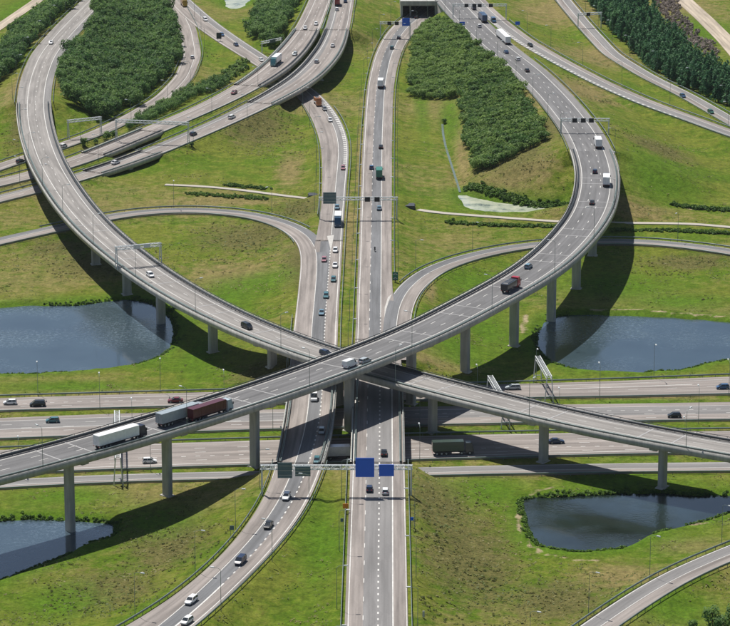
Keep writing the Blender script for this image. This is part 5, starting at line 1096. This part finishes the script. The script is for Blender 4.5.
for a_ in [('EW1', 13, 402.5, 'hatchback', 'white', 'white hatchback on the motorway ahead of the black people carrier'), ('EW1', 35, 404.5, 'people_carrier', 'black', 'black people carrier on the motorway below the west pond'), ('EW1', 178, 400.5, 'saloon', 'maroon', 'maroon car on the motorway behind the grey trailer'), ('EW1', 515, 387.5, 'estate', 'silver', 'silver car on the motorway between the two white gantries'), ('EW1', 725, 387, 'hatchback', 'blue', 'blue car on the widening motorway'), ('EW2', 54.5, 420.5, 'hatchback', 'teal', 'teal car on the wide motorway carriageway')]:
    car(*a_, flip=True)
for a_ in [('EW2', 677, 415.5, 'hatchback', 'black', 'black hatchback on the wide motorway carriageway')]: car(*a_, flip=True)
for a_ in [('EW3', 150, 461, 'hatchback', 'white', 'white hatchback behind the flyover column'), ('EW3', 554, 441.5, 'saloon', 'dark blue', 'dark blue car beside the lower flyover column')]: car(*a_)
# motorcyclist on the central road
p, a, _ = place('NB', 374.8, 250.5); o = empty('motorcycle', p, a); tag(o, 'dark motorcycle with rider on the central road', 'motorcycle', 'traffic on the roads')
for x in (-.7, .7): c = link('wheel', WS, o); c.location = (x, 0, .31)
m = MB(); loft(m, [(-.8, .12, .5, .85, .1), (-.2, .2, .35, .85, .16), (.35, .2, .35, 1.0, .15), (.75, .1, .6, .95, .06)]); c = link('frame', fixn(m.mesh('frame', PAINT)), o); c.color = (.02, .02, .03, 1)
m = MB(); m.bar((.5, -.36, 1.05), (.5, .36, 1.05), .05); m.build('handlebar', DGREY, o)
def rider():
    me_ = bpy.data.meshes.new('person'); V = [(-.25, 0, .95), (-.12, 0, 1.25), (.02, 0, 1.45), (.06, 0, 1.6), (.09, 0, 1.74), (.05, .22, 1.42), (.22, .3, 1.2), (.46, .3, 1.08), (.05, -.22, 1.42), (.22, -.3, 1.2), (.46, -.3, 1.08), (.12, .2, .82), (-.1, .22, .42), (.12, -.2, .82), (-.1, -.22, .42)]
    me_.from_pydata(V, [(0, 1), (1, 2), (2, 3), (3, 4), (2, 5), (5, 6), (6, 7), (2, 8), (8, 9), (9, 10), (0, 11), (11, 12), (0, 13), (13, 14)], [])
    ob = link('person', me_); md = ob.modifiers.new('skin', 'SKIN'); ob.modifiers.new('sub', 'SUBSURF').levels = 1
    R_ = [.16, .17, .18, .08, .13, .08, .06, .05, .08, .06, .05, .10, .07, .10, .07]
    for v, q in zip(me_.skin_vertices[0].data, R_): v.radius = (q, q)
    me_.skin_vertices[0].data[0].use_root = True; me_.materials.append(plain('rider_leather', (.02, .02, .025), .6)); return ob
ob = rider(); ob.location = p; ob.rotation_euler = (0, 0, a); tag(ob, 'motorcyclist in dark clothing and helmet leaning on the handlebar', 'person')

# ------------------------------------------------------------------ summer haze
hm = bpy.data.materials.new('haze'); hm.use_nodes = True; t = hm.node_tree; t.nodes.clear()
ho = N(t, 'ShaderNodeOutputMaterial'); pv = N(t, 'ShaderNodeVolumePrincipled'); pv.inputs['Color'].default_value = (.80, .88, 1.0, 1)
pv.inputs['Density'].default_value = 0.000014; pv.inputs['Anisotropy'].default_value = 0.2; t.links.new(pv.outputs[0], ho.inputs['Volume'])
x0, x1, y0, y1 = gx[0]-50, gx[-1]+50, gy[0]-50, gy[-1]+50; zlo, zhi = -6.0, CAMH+12
m = MB(); m.box(((x0+x1)/2, (y0+y1)/2, (zlo+zhi)/2), (x1-x0, y1-y0, zhi-zlo)); o = m.build('haze', hm); tag(o, 'thin pale summer haze filling the air', 'haze', kind='stuff')
